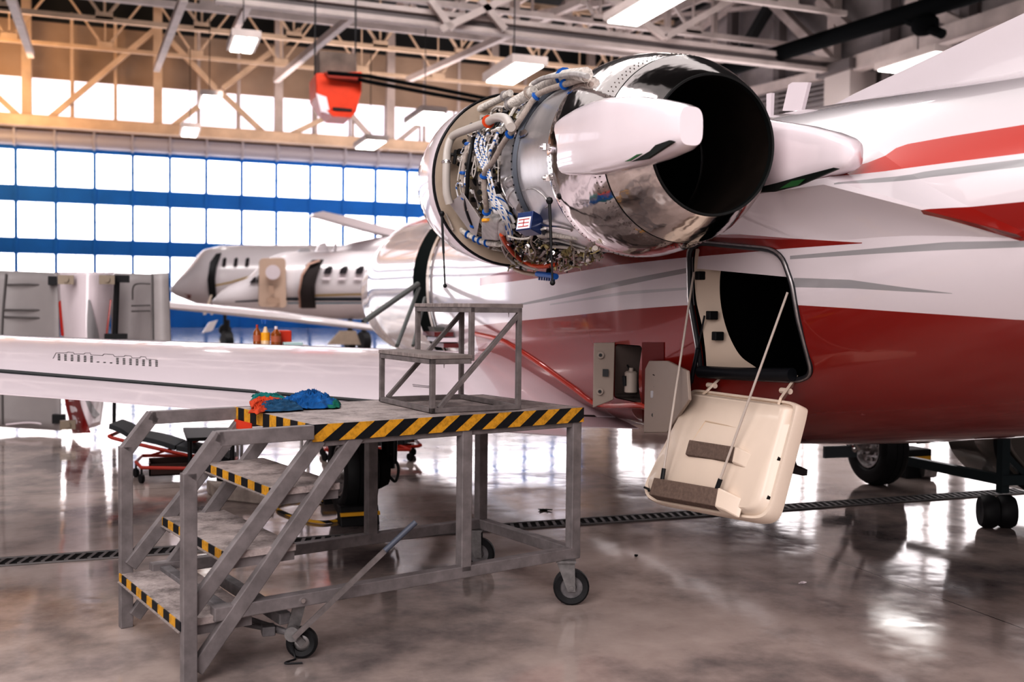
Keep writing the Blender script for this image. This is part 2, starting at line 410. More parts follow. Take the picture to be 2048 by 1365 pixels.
truss('grey roof truss fourth from the back wall, near the long crane beam', 48, 16.4, 19.6, -10, 34, 5.5, TRUSS, .2, 2.2)
truss('grey roof truss between the crane beam and the black pipe', 38, 15.0, 17.6, -6, 30, 5.0, TRUSS, .16, .4)
# purlins/bracing running toward the camera
br = thing('roof_bracing', 'pale steel braces running slantwise between the roof trusses', 'bracing', (0, 50, 17))
for a, b in (((368, -5), (313, 138)), ((722, 18), (552, 160)), ((1165, 2), (816, 160)), ((1238, 0), (1060, 30)), ((20, -10), (62, 110)), ((500, 0), (470, 60))):
    mem(br, 'brace', onY(*a, 46), onY(*b, 62), .34, .34, TRUSS)
for i in range(9):
    x = 6+i*3.1
    mem(br, 'purlin', (x, 38, 18.9), (x, 66, 20.6), .22, .45, TRUSS)
    mem(br, 'hanger', (x+.9, 52, 16.9), (x+.9, 52, 21), .3, .3, TRUSS)
cr = thing('crane_beam', 'long pale double steel beam crossing the hangar below the roof trusses', 'beam', (0, 43, 14))
A = onY(430, -12, 43); B = onY(1700, 137, 43)
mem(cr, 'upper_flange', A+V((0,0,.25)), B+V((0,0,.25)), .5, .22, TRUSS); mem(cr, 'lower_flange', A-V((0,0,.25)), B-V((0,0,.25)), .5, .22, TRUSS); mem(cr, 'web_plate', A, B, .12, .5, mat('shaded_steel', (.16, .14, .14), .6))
A2 = onY(900, -10, 41); B2 = onY(1440, 60, 41)
for a, b in (((1210, -10), (1330, 75)), ((880, 60), (1030, -10)), ((860, 0), (905, 60)), ((1010, 60), (960, 0)), ((1330, 75), (1480, -10))):
    mem(cr, 'stay', onY(*a, 42.4), onY(*b, 42.4), .25, .3, TRUSS)

# ceiling lights
def lamp(px, py, w, d, D, label):
    c = atD(px, py, D); t = thing('ceiling_light', label, 'ceiling light', c, 'box ceiling lights')
    sx = w*D/FPX; n = 2
    MB().box((c.x-sx/2-.1, c.y-d/2-.1, c.z+.02), (c.x+sx/2+.1, c.y+d/2+.1, c.z+.3)).build('housing', TRUSS, t, 0)
    for k in range(n):
        x0 = c.x-sx/2+k*sx/n+.04; MB().box((x0, c.y-d/2, c.z-.04), (x0+sx/n-.08, c.y+d/2, c.z+.04)).build('diffuser', LAMP, t, 0)
    MB().tube([c+V((0,0,.3)), V((c.x, c.y, min(HZ, c.z+5)))], .02, 6).build('hanger_rod', DARKM, t)
for a in ((487, 90, 46, 2.3, 40, 'bright ceiling light left of the orange heater'), (1028, 148, 62, 3.0, 36, 'bright ceiling light just above the open engine'),
          (419, 204, 34, 3.4, 56, 'small bright ceiling light below the tan wall node, upper of the pair'), (380, 265, 30, 3.0, 60, 'smallest bright ceiling light beside the tan ledge'),
          (741, 290, 40, 3.0, 56, 'bright ceiling light below the orange heater, before the window band'), (850, 237, 44, 3.4, 52, 'pale ceiling light beside the engine inlet, over the window band'),
          (1312, 8, 74, 5.0, 34, 'bright ceiling light at the top edge above the engine'), (1835, 126, 62, 3.4, 43, 'bright ceiling light half hidden behind the tail fin')):
    lamp(*a)

# unit heater
hc = atD(678, 190, 38)
ht = thing('unit_heater', 'orange-red box heater hanging under the roof with two black tubes', 'heater', hc)
sc = 38/FPX
def hp(px, py, dy=0): p = atD(px, py, 38); return V((p.x, hc.y+dy, p.z))
b = MB(); q = [hp(629, 150), hp(727, 140), hp(727, 180), hp(715, 222), hp(650, 222), hp(630, 195)]
b.prism(q, (0, 1.6, 0)); b.build('casing', HRED, ht, 20, bevel=.04)
b = MB(); b.prism([hp(652, 222, -.05), hp(714, 222, -.05), hp(704, 234, -.05), hp(664, 234, -.05)], (0, 1.5, 0)); b.build('outlet_hood', HRED, ht, 0)
b = MB(); b.prism([hp(629, 190, -.03), hp(651, 196, -.03), hp(660, 230, -.03), hp(640, 226, -.03)], (0, .05, 0)); b.build('side_flap', WHITE, ht, 0)
b = MB(); b.prism([hp(664, 216, -.08), hp(706, 217, -.08), hp(704, 222, -.08), hp(666, 222, -.08)], (0, .06, 0)); b.build('burner_slot', DARKM, ht, 0)
for dy_, pa in ((0, ((650, 152), (735, 152), (880, 166), (1020, 181), (1260, 207))), (0, ((715, 160), (735, 163), (880, 178), (1010, 190), (1250, 216)))):
    b = MB(); b.tube([hp(*p, -.35) for p in pa], .075, 10); b.build('radiant_tube', mat('black_pipe', (.006, .007, .008), .85, spec=.1), ht)
b = MB(); b.prism([hp(646, 148, -.1), hp(722, 152, -.1), hp(722, 166, -.1), hp(655, 160, -.1)], (0, .08, 0)); b.build('grille', mat('heater_dark_red', (.28, .03, .015), .5), ht, 0)
for px in (634, 722):
    b = MB(); p = hp(px, 145, .8); b.tube([p, V((p.x, p.y, 17.5))], .03, 6); b.build('hanger_rod', DARKM, ht)
b = MB(); p0 = hp(640, 140, .4); p1 = hp(720, 140, .4); b.box((p0.x, p0.y, p0.z-.1), (p1.x, p0.y+.9, p0.z+.75)); b.build('flue_hood', mat('smoky_brown', (.16, .12, .10), .7, var=.4, vscale=1), ht, 0)

# floor drain (parallel with the back wall)
dr = thing('floor_drain', 'narrow black slotted floor drain crossing the hangar floor', 'drain', (2, 6.45, 0))
MB().box((-14, 6.36, .001), (20, 6.54, .004)).build('channel', mat('drain_black', (.006, .007, .008), .7), dr, 0)
gb = MB()
x = -4.0
while x < 8.5:
    gb.bar((x, 6.385, .007), (x+.035, 6.515, .007), .022, .006); x += .062
gb.box((-14, 6.352, .002), (20, 6.366, .010)); gb.box((-14, 6.534, .002), (20, 6.548, .010))
gb.build('grating', mat('drain_bars', (.22, .21, .21), .5, metal=.4), dr, 0)
# debris
for i, (px, py, s, lab) in enumerate(((1090, 1020, .07, 'dark leaf scrap lying flat right of the work stand'), (1272, 1112, .015, 'tiny dark pebble on the floor beside the caster'), (1605, 1166, .04, 'pale curled paper scrap on the dark floor'))):
    c = onZ(px, py, .006); b = MB()
    for k in range(5):
        a = random.random()*6; b.tube([c+V((math.cos(a)*s*.2, 0, 0)), c+V((random.uniform(-s, s), random.uniform(-s, s)*.7, .004))], [.008, .003], 6)
    tag(b.build('floor_scrap', [mat('leaf_dark', (.02, .03, .02), .8), BLACK, WHITE][i]), lab, 'debris')

# ================================================================== THE JET
JX = 3.72
jet = thing('business_jet', 'white business jet with red belly and swoosh stripes, engine uncovered, parked in the foreground', 'airplane', (JX, 6.5, 0))
ST = np.array([
 (-2.5,.10,2.36,2.20,2.0),(-1,.36,2.42,2.0,2.0),(.5,.62,2.45,1.66,2.0),(2.0,.84,2.48,1.24,2.0),(3.2,.95,2.54,.98,2.05),(4.3,1.0,2.62,.80,2.6),
 (5.1,1.03,2.68,.715,4.0),(6.5,1.03,2.72,.715,4.0),(8.8,1.04,2.72,.74,3.4),(10,1.0,2.72,.76,2.2),(12.6,1.0,2.72,.78,2.0),(14,.82,2.5,.86,2.0),(15.4,.42,2.05,1.05,2.0),(16.2,.05,1.6,1.45,2.0)])
YS = np.arange(-2.5, 16.21, .06)
def smc(col):
    a = np.interp(YS, ST[:,0], ST[:,col]); k = 9; p = np.pad(a, k, mode='edge'); w = np.hanning(2*k+1); w /= w.sum()
    r = np.convolve(p, w, 'valid'); return r
FWD, FZT, FZB, FNL = smc(1), smc(2), smc(3), smc(4)
def fus(Y, th):
    w = np.interp(Y, YS, FWD); zt = np.interp(Y, YS, FZT); zb = np.interp(Y, YS, FZB); nl = np.interp(Y, YS, FNL)
    zw = zb+.52*(zt-zb); c, s = math.cos(th), math.sin(th)
    if s >= 0: x = w*c; z = zw+(zt-zw)*s
    else:
        x = w*math.copysign(abs(c)**(2/nl), c); z = zw-(zw-zb)*abs(s)**(2/nl)
    return V((JX+x, Y, z))
NTH = 120
fb = MB(); fb.loft([[fus(Y, 2*PI*j/NTH) for j in range(NTH)] for Y in YS])
_fv = [V(v) for v in fb.v]; _ff = list(fb.f)
FBVH = BVHTree.FromPolygons(_fv, _ff)
def fhit(px, py, off=0.):
    r = ray(px, py).normalized(); h = FBVH.ray_cast(CAM, r)
    if h[0] is None:
        # nearest surface to the ray
        p = CAM+r*6.; q = FBVH.find_nearest(p); return q[0]+(q[1]*off)
    n = h[1] if h[1].dot(r) < 0 else -h[1]
    return h[0]+n*off
def fside(Y, z):
    h = FBVH.ray_cast(V((-5, Y, z)), V((1, 0, 0))); return h[0] if h[0] else V((JX, Y, z))

# pylon fairing that ends in a sharp sloping ledge aft of the engine
E1 = fhit(2046, 469)-V((.03,0,0)); E0 = onX(1640, 360, 2.60)
pf = MB(); rings = []
ys = list(np.linspace(6.4, E0.y, 16))+list(np.linspace(E0.y, E1.y, 16))[1:]
for y in ys:
    if y >= E0.y:
        k = (y-E0.y)/(6.4-E0.y); ex = E0.x+.02*k+.28*max(0, k-.8)*5*.8; ez = E0.z+.05*k
        zl = 1.62+.25*k; zu = 2.24-.02*k
    else:
        k = (E0.y-y)/(E0.y-E1.y); ex = E0.x+(E1.x-E0.x)*k; ez = E0.z+(E1.z-E0.z)*k
        zl = 1.62+(E1.z-.02-1.62)*k; zu = 2.24+(E1.z+.02-2.24)*k
    L = fside(y, zl)+V((.02,0,0)); U = fside(y, zu)+V((.02,0,0)); E = V((ex, y, ez)); inn = V((3.2, y, (zl+zu)/2))
    bl = []
    for t in (0,.25,.5,.75,.95): bl.append(L.lerp(E, t)+V((1,0,.35))*(.05*math.sin(PI*t))*(1 if y>=E0.y else 1-k))
    bu = []
    for t in (.05,.25,.5,.75,1): bu.append(E.lerp(U, t)+V((1,0,-.3))*(.04*math.sin(PI*t))*(1 if y>=E0.y else 1-k))
    rings.append([inn]+bl+bu)
pf.loft(rings)
_pv = [V(v) for v in pf.v]
PBVH = BVHTree.FromPolygons(_fv+_pv, _ff+[tuple(i+len(_fv) for i in f) for f in pf.f])
def phit(px, py):
    h = PBVH.ray_cast(CAM, ray(px, py).normalized()); return h[0] if h[0] else fhit(px, py)

# paint scheme as curves over the length of the jet (Y) in height (z)
def paint_material():
    mt, nt, b = new_mat('jet_livery')
    g = nt.nodes.new('ShaderNodeNewGeometry'); sp = nt.nodes.new('ShaderNodeSeparateXYZ'); nt.links.new(g.outputs['Position'], sp.inputs[0])
    nrm = nt.nodes.new('ShaderNodeMath'); nrm.operation = 'DIVIDE'; nrm.inputs[1].default_value = 14.; nt.links.new(sp.outputs['Y'], nrm.inputs[0])
    def curve(pix=None, pts=None):
        P = pts or [(p.y, p.z) for p in (phit(*q) for q in pix)]
        P = sorted((max(0, min(1, y/14)), max(0, min(1, z/3.5))) for y, z in P)
        Q = [P[0]]
        for p in P[1:]:
            if p[0]-Q[-1][0] > 1e-4: Q.append(p)
        c = nt.nodes.new('ShaderNodeFloatCurve'); cv = c.mapping.curves[0]
        cv.points[0].location = (0, Q[0][1]) if Q[0][0] > 0 else Q[0]; cv.points[1].location = (1, Q[-1][1])
        for q in Q:
            if 0 < q[0] < 1: cv.points.new(*q)
        for p in cv.points: p.handle_type = 'VECTOR'
        c.mapping.update(); nt.links.new(nrm.outputs[0], c.inputs['Value'])
        s = nt.nodes.new('ShaderNodeMath'); s.operation = 'MULTIPLY'; s.inputs[1].default_value = 3.5; nt.links.new(c.outputs[0], s.inputs[0]); return s, [q[0]*14 for q in Q]
    def cmp(op, a, bval):
        n = nt.nodes.new('ShaderNodeMath'); n.operation = op; nt.links.new(a, n.inputs[0])
        if isinstance(bval, float): n.inputs[1].default_value = bval
        else: nt.links.new(bval, n.inputs[1])
        return n.outputs[0]
    def band(top, bot, y0=None, y1=None):
        t, ty = curve(top) if top else (None, []); bo, by = curve(bot) if bot else (None, [])
        f = None
        if t: f = cmp('LESS_THAN', sp.outputs['Z'], t.outputs[0])
        if bo:
            g2 = cmp('GREATER_THAN', sp.outputs['Z'], bo.outputs[0]); f = cmp('MULTIPLY', f, g2) if f else g2
        if y0 is not None: f = cmp('MULTIPLY', f, cmp('GREATER_THAN', sp.outputs['Y'], y0))
        if y1 is not None: f = cmp('MULTIPLY', f, cmp('LESS_THAN', sp.outputs['Y'], y1))
        return f
    last = None
    def layer(f, col):
        nonlocal last
        mx = nt.nodes.new('ShaderNodeMix'); mx.data_type = 'RGBA'; mx.inputs[7].default_value = (*col, 1); nt.links.new(f, mx.inputs[0])
        if last is None: mx.inputs[6].default_value = (.68, .62, .645, 1)
        else: nt.links.new(last, mx.inputs[6])
        last = mx.outputs[2]
    GR = (.34, .33, .34); RD = (.25, .018, .013)
    # red belly
    layer(band([(2046, 641), (1950, 634), (1800, 624), (1700, 617), (1600, 611), (1370, 611), (1260, 619), (1150, 631), (1050, 641), (950, 652)], None, y1=phit(948, 652).y), RD)
    # upper red stripe
    y = phit(1655, 352).y
    layer(band([(1640, 356), (1700, 312), (1800, 291), (1900, 273), (2046, 250)], [(1640, 357), (1700, 350), (1800, 338), (1900, 325), (2046, 307)], y1=y), (.50, .035, .02))
    layer(band([(1660, 369), (1750, 357), (1850, 343), (2046, 318)], [(1660, 370), (1750, 366), (1850, 356), (2046, 334)], y1=phit(1668, 368).y), GR)
    layer(band([(1830, 423), (1900, 416), (2046, 404)], [(1830, 425), (1900, 441), (1960, 458), (2046, 485)], y1=phit(1840, 418).y), RD)
    # thin red wedge over the baggage door
    layer(band([(1725, 486), (1580, 477), (1480, 469), (1400, 470), (1200, 497), (1050, 533), (960, 556)], [(1725, 487), (1580, 497), (1400, 512), (1230, 531), (1080, 556), (960, 572)], y0=phit(1724, 486).y, y1=phit(960, 560).y), RD)
    layer(band([(2046, 482), (1900, 484), (1750, 497), (1580, 512)], [(2046, 495), (1900, 500), (1750, 508), (1580, 519)], y1=phit(1580, 512).y), GR)
    layer(band([(1905, 587), (1800, 574), (1700, 560), (1590, 556)], [(1905, 588), (1800, 583), (1700, 577), (1590, 575)], y0=phit(1904, 587).y, y1=phit(1588, 570).y), GR)  # grey wedge-shaped reflection painted into the livery colour
    layer(band([(1375, 536), (1250, 560), (1120, 590), (1020, 612)], [(1375, 546), (1250, 571), (1120, 598), (1020, 615)], y0=phit(1375, 540).y, y1=phit(1020, 612).y), GR)
    layer(band([(1375, 575), (1250, 583), (1100, 608)], [(1375, 580), (1250, 590), (1100, 611)], y0=phit(1375, 578).y, y1=phit(1100, 608).y), (.5, .48, .5))
    # dark brown base of the forward fuselage
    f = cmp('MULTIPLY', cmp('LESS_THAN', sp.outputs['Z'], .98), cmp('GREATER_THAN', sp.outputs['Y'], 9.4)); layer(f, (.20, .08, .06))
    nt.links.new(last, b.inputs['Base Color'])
    b.inputs['Roughness'].default_value = .24; b.inputs['Coat Weight'].default_value = .9; b.inputs['Coat Roughness'].default_value = .04
    n3 = noise_node(nt, .9, 2, .4); bump(nt, b, n3.outputs['Fac'], .12, .05)
    return mt
LIVERY = paint_material()
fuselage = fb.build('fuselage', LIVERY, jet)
pylon = pf.build('pylon_fairing', LIVERY, jet, 25)

def rounded(poly, r, seg=6, rl=None):
    """round corners of a planar pixel polygon"""
    out = []; n = len(poly)
    for i in range(n):
        p0, p1, p2 = V(poly[i-1]), V(poly[i]), V(poly[(i+1)%n]); rr = rl[i] if rl else r
        a = (p0-p1); c = (p2-p1); ra = min(rr, a.length*.45); rc = min(rr, c.length*.45)
        s = p1+a.normalized()*ra; e = p1+c.normalized()*rc
        for k in range(seg+1):
            t = k/seg; out.append((1-t)**2*s+2*t*(1-t)*p1+t*t*e)
    return out
def cut(obj, ring, depth, front=.5):
    """boolean a prism (ring points on skin, along +X) out of obj"""
    c = MB(); c.prism([p-V((front,0,0)) for p in ring], (front+depth, 0, 0)); co_ = c.build('cutter', DARK, jet, 0)
    md = obj.modifiers.new('cut', 'BOOLEAN'); md.operation = 'DIFFERENCE'; md.object = co_; md.solver = 'EXACT'
    bpy.context.view_layer.update()
    dg = bpy.context.evaluated_depsgraph_get(); me = bpy.data.meshes.new_from_object(obj.evaluated_get(dg))
    obj.modifiers.remove(md); old = obj.data; obj.data = me; bpy.data.objects.remove(co_)
    me.set_sharp_from_angle(angle=math.radians(40))

# baggage compartment opening
ringpx = rounded([(1380, 484), (1562, 501), (1586, 570), (1598, 640), (1626, 748), (1600, 762), (1404, 752), (1399, 700), (1382, 600)], 30, 5, [34, 34, 12, 12, 22, 22, 14, 12, 12])
ring = [fhit(p[0], p[1]) for p in ringpx]
svc1 = [fhit(p[0], p[1]) for p in rounded([(1229, 688), (1284, 692), (1282, 808), (1227, 796)], 7)]
cut(fuselage, ring, .62); cut(fuselage, svc1, .26, .3)
# door seal ring + metal edge
def closed_tube(pts, r, n=8):
    P = pts+[pts[0]]; b = MB(); b.tube(P, r, n); return b
o = closed_tube([p+V((-.004,0,0)) for p in ring], .013).build('door_seal', mat('seal_black', (.03, .03, .035), .4), jet)
closed_tube([JXp+V((-.012,0,0)) for JXp in [((p-sum(ring, V())/len(ring))*1.02+sum(ring, V())/len(ring)) for p in ring]], .006, 6).build('door_edge_trim', STEEL, jet)
# compartment lining: cream jamb on the left/forward side
cr_px = [(1387, 500), (1402, 489), (1424, 490), (1408, 520), (1404, 580), (1412, 640), (1430, 690), (1462, 730), (1476, 733), (1476, 745), (1408, 742), (1404, 700), (1402, 660), (1388, 600)]
def lineat(px, py, dx): p = fhit(px, py); return p+V((dx, 0, 0))
jb = MB()
outer = [(1388, 498), (1385, 540), (1389, 600), (1400, 650), (1407, 700), (1410, 742)]
inner = [(1424, 492), (1408, 540), (1407, 600), (1420, 660), (1445, 710), (1478, 736)]
op = smooth_path([lineat(a, b_, .01) for a, b_ in outer], 5); ip = smooth_path([lineat(a, b_, .10) for a, b_ in inner], 5)
jb.loft([op, ip], closed=False, cap=False); pass
jb.build('compartment_jamb', mat('cream_jamb', (.50, .41, .34), .6), jet, 60, label='cream jamb lining the forward side of the baggage opening')
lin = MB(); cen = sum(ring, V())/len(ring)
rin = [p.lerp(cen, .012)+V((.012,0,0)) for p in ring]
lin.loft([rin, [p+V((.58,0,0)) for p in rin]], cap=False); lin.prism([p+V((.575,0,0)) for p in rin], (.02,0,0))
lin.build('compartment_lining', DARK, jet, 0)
sl = MB(); a = fhit(1406, 741, .02); c_ = fhit(1590, 745, .02); sl.tube(smooth_path([a, a.lerp(c_, .5)+V((-.01,0,-.004)), c_]), .032, 12)
sl.build('sill_roll', mat('sill_black', (.015, .016, .02), .35), jet)
for (x0, y0, x1, y1) in ((1415, 655, 1432, 690), (1384, 543, 1396, 560), (1402, 622, 1422, 640)):
    p = fhit((x0+x1)/2, (y0+y1)/2)+V((.03,0,0)); jp = MB(); jp.box((p.x-.02, p.y-.02, p.z-.022), (p.x+.03, p.y+.02, p.z+.022)); jp.build('latch_block', DARKM, jet, 0, bevel=.004)

# hanging step door
hTL = fhit(1405, 765, .03); hTR = fhit(1598, 790, .03)
TLp = onX(1388, 778, hTL.x-.02); TRp = onX(1602, 806, hTL.x-.02)
BLp = onY(1276, 1000, TLp.y); BRp = onY(1540, 1048, TRp.y)
dn = ((BLp-TLp)+(BRp-TRp)).normalized(); sd = (TRp-TLp).normalized(); nrm = sd.cross(dn).normalized()
if nrm.x > 0: nrm = -nrm
def DP(u, v, h=0.): return TLp.lerp(TRp, u).lerp(BLp.lerp(BRp, u), v)+nrm*h
door = MB().add([], [], 0)
uv = rounded([(.0, .0), (.99, .0), (1.0, .08), (1.0, .93), (.93, 1.0), (.1, 1.0), (0, .9), (0, .06)], .10, 5)
n = len(uv)
def sc_(q, k, c=(.5, .5)): return (c[0]+(q[0]-c[0])*k, c[1]+(q[1]-c[1])*k)
lay = [(1.0, -.05), (1.0, .0), (.985, .012), (.95, .012), (.94, -.002), (.925, .0), (.90, .03), (.86, .045)]
rings = [[DP(*sc_(q, k), h) for q in uv] for k, h in lay]
dB = MB(); dB.loft(rings, cap=True)
bdoor = dB.build('baggage_door', CREAM, jet, 50, label='cream baggage door hanging open below its opening, steps on its inner face')
def dbox(u0, u1, v0, v1, h0, h1, name, mt, bev=.006):
    b = MB(); b.add([DP(u0,v0,h0),DP(u1,v0,h0),DP(u1,v1,h0),DP(u0,v1,h0),DP(u0,v0,h1),DP(u1,v0,h1),DP(u1,v1,h1),DP(u0,v1,h1)],
      [(0,3,2,1),(4,5,6,7),(0,1,5,4),(1,2,6,5),(2,3,7,6),(3,0,4,7)]); return b.build(name, mt, bdoor, 30, bevel=bev)
# recess grooves around the steps
for pts in (((.34, .28), (.30, .47)), ((.33, .66), (.36, .60), (.62, .62), (.72, .66)), ((.33, .66), (.24, .86)), ((.34, .28), (.66, .30))):
    b = MB(); b.tube(smooth_path([DP(u, v, .045) for u, v in pts], 4), .0045, 6); b.build('pressed_groove', CREAMD, bdoor)
def step(u0, u1, v, hh, t):
    def sec(u): return [DP(u, v, .03), DP(u, v+.01, .04+hh), DP(u+.0, v+t, .035+hh*.85), DP(u, v+t*1.1, .03)]
    b = MB(); b.loft([sec(u0), sec(u0+.03), sec(u1)]); b.build('step_tread', BROWN, bdoor, 30, bevel=.004)
    w = MB(); q = [DP(u1-.002, v+.005, .03), DP(u1-.002, v-.0, .042+hh), DP(u1-.002, v+t*1.02, .036+hh*.87), DP(u1-.002, v+t*1.25, .03)]
    q2 = [DP(u1+.12, v+.04, .035), DP(u1+.06, v+.02, .042+hh*.8), DP(u1+.06, v+t*1.1, .03+hh*.7), DP(u1+.12, v+t*1.3, .03)]
    w.loft([q, q2]); w.build('step_bracket', CREAM, bdoor, 30, bevel=.006)
step(.33, .72, .46, .045, .13); step(.20, .72, .82, .06, .15)
for u, v in ((.955, .48), (.955, .80)):
    b = MB(); b.disc(DP(u, v, .0), nrm, .009, .03, 12); b.build('latch_hole', DARKM, bdoor)
b = MB(); b.tube([DP(.05, .90, .03), DP(.10, .91, .035), (DP(.12, .925, .045)), DP(.17, .925, .03)], .006, 6); b.build('latch_handle', DARKM, bdoor)
for u, px, py in ((.17, 1432, 762), (.86, 1580, 768)):
    h = fhit(px, py, .0); b = MB(); b.bar(h+V((.03,0,.02)), DP(u, .03, .02), .05, .012, up=(1,0,0)); b.disc(h.lerp(DP(u, .03, .02), .4), (0,1,0), .014, .07, 10, 0); b.build('hinge_arm', CREAM, bdoor, 30)
for top, (u, v), r in (((1391, 545), (.26, .83), .006), ((1579, 585), (.70, .83), .006)):
    p0 = fhit(*top)+V((-.01,0,0)); p1 = DP(u, v, .09); b = MB(); b.tube([p0, p1], r, 8); o = b.build('support_cable', mat('tan_rod', (.48, .42, .38), .4), bdoor)
    b = MB(); b.tube([p1.lerp(p0, .0), p1.lerp(p0, .05)], .011, 8); b.build('cable_socket', DARKM, bdoor)
p0 = fhit(1409, 632)+V((.0,0,0)); p1 = DP(-.01, .0, .02); b = MB(); b.tube([p0, p0.lerp(p1, .45)], .005, 8); b.tube([p0.lerp(p1, .45), p0.lerp(p1, .93)], .012, 10); b.tube([p0.lerp(p1, .93), p1], .005, 8)
b.build('gas_strut', mat('strut_black', (.012, .013, .018), .3), jet)

# service bays on the red fairing
sc1 = sum(svc1, V())/len(svc1)
b = MB(); rs_ = [p.lerp(sc1, .03)+V((.004,0,0)) for p in svc1]; b.loft([rs_, [V((sc1.x+.2, p.y, p.z)) for p in rs_]], cap=False); b.prism([V((sc1.x+.195, p.y, p.z)) for p in rs_], (.01,0,0)); b.build('service_bay_lining', mat('bay_grey', (.16, .13, .12), .6), jet, 0)
p = onX(1262, 762, sc1.x+.09); b = MB(); b.lathe([(-.075,0),(-.075,.03),(-.07,.04),(.05,.04),(.06,.03),(.06,.015),(.08,.015),(.08,0)], p, (0,0,1), 20)
b.build('service_bottle', mat('pale_tank', (.42, .36, .32), .5), jet); b = MB(); b.tube([p+V((-.04,-.0,-.03)), p+V((-.045,0,.03))], .014, 10); b.build('bottle_gauge', DARKM, jet)
b = MB(); b.tube(smooth_path([p+V((-.01,0,.07)), p+V((-.02,.03,.11)), p+V((0,.05,.13))], 4), .006, 6); b.build('bay_hose', DARKM, jet)
def open_panel(pxs, Xref, name, mt, th=.018):
    P = []
    for (px, py, dx) in pxs: q = fhit(px, py); P.append(onX(px, py, Xref+dx))
    nn = (P[1]-P[0]).cross(P[2]-P[1]).normalized(); b = MB(); b.prism(P, nn*th); return b.build(name, mt, jet, 30, bevel=.004), P, nn
X1 = fhit(1228, 745).x
dA, PA, nA = open_panel([(1230, 685, -.03), (1227, 800, -.05), (1186, 816, -.17), (1188, 686, -.15)], X1, 'service_door', mat('service_beige', (.33, .27, .235), .5))
def onp(P, u, v): return P[0].lerp(P[3], u).lerp(P[1].lerp(P[2], u), v)
tow = (CAM-PA[0]).normalized()
for v in (.2, .78):
    b = MB(); c = onp(PA, .68, v)+tow*.014; b.disc(c, tow, .021, .016, 16); b.build('latch_boss', mat('service_beige', (.33, .27, .235), .5), dA); b = MB(); b.disc(c+tow*.01, tow, .010, .012, 12); b.build('latch_knob', DARKM, dA)
b = MB(); c = onp(PA, .42, .44)+tow*.016; c2 = onp(PA, .42, .56)+tow*.016; b.bar(c, c2, .035, .004, up=tow); b.build('placard', DARKM, dA, 0)
X2 = fhit(1300, 790).x
dB2, PB, nB = open_panel([(1296, 738, -.05), (1293, 866, -.06), (1340, 866, -.12), (1384, 800, -.17), (1380, 742, -.17), (1340, 722, -.12), (1304, 722, -.06)], X2, 'service_door', mat('service_beige', (.33, .27, .235), .5))
tb = (CAM-PB[0]).normalized()
for px, py, r_ in ((1308, 830, .014), (1306, 800, .004)):
    b = MB(); c = onX(px, py, X2-.07)+tb*.05; b.disc(c, tb, r_, .01, 12); b.build('latch_knob', DARKM, dB2)
b = MB(); b.tube(smooth_path([onX(q[0], q[1], X2-.09)+tb*.02 for q in ((1306, 750), (1316, 755), (1318, 768), (1308, 774))], 4), .003, 6); b.build('wire_loop', DARKM, dB2)
b = MB(); q = [onX(a_, b_, X2-.09)+tb*.02 for a_, b_ in ((1301, 782), (1315, 782), (1315, 796), (1301, 796))]; b.prism(q, tb*.004); b.build('placard', GREYP, dB2, 0)
# recessed dark-red landing beside the service bay and fairing fillet
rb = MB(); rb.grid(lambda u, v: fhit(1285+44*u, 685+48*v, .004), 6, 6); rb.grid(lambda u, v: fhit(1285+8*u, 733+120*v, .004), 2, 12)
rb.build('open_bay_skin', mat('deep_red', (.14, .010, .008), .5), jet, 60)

# dorsal ridge and tail fin
fn = MB(); rings = []
def finsec(y, z0, z1, t0, t1):
    zs = np.linspace(z0, z1, 8); L = []; R = []
    for k, z in enumerate(zs):
        f = k/7; t = t0*(1-f)**2.2+t1; L.append(V((JX-t, y, z))); R.append(V((JX+t, y, z)))
    return L+R[::-1]
for y, z1 in ((5.0, 2.64), (4.88, 2.665), (4.6, 2.71), (4.2, 2.755), (3.8, 2.80), (3.43, 2.84), (3.0, 2.90), (2.5, 3.0), (2.0, 3.45), (1.4, 4.0), (.6, 4.9), (-.6, 5.2)):
    rings.append(finsec(y, 2.36, z1, .16*min(1, (5.05-y)/1.2), .012+.05*max(0, 4.6-y)/3))
fn.loft(rings); fn.build('tail_fin', LIVERY, jet, 35)
# antennas on the spine
for (q, nm) in ((((1568, 222), (1580, 170), (1588, 165), (1620, 165), (1606, 222)), 'blade_antenna'), (((1536, 236), (1536, 188), (1546, 186), (1544, 236)), 'blade_antenna')):
    b = MB(); P = [onX(a_, b_, JX) for a_, b_ in q]; b.prism([p-V((.012,0,0)) for p in P], (.024,0,0)); b.build(nm, WHITE, jet, 30)
b = MB(); P = [onX(a_, b_, JX) for a_, b_ in ((1828, 868), (1838, 888), (1852, 887), (1880, 882), (1866, 872))]; b.prism([p-V((.015,0,0)) for p in P], (.03,0,0)); b.build('belly_antenna', DARKM, jet, 20)
b = MB(); P = [onX(a_, b_, JX-.1) for a_, b_ in ((1566, 905), (1570, 944), (1610, 952), (1611, 940), (1590, 931), (1580, 900))]; b.prism([p-V((.015,0,0)) for p in P], (.03,0,0)); b.build('belly_antenna', mat('antenna_grey', (.09, .08, .08), .5), jet, 20)
P = [onX(a_, b_, JX-.1) for a_, b_ in ((1570, 880), (1560, 905), (1590, 905), (1592, 880))]
b = MB(); b.bar(V((JX-.1, P[0].y, .86)), (P[0]+P[1])/2+V((0,0,-.02)), .02, .08); b.build('antenna_mast', mat('antenna_grey', (.09, .08, .08), .5), jet, 0)

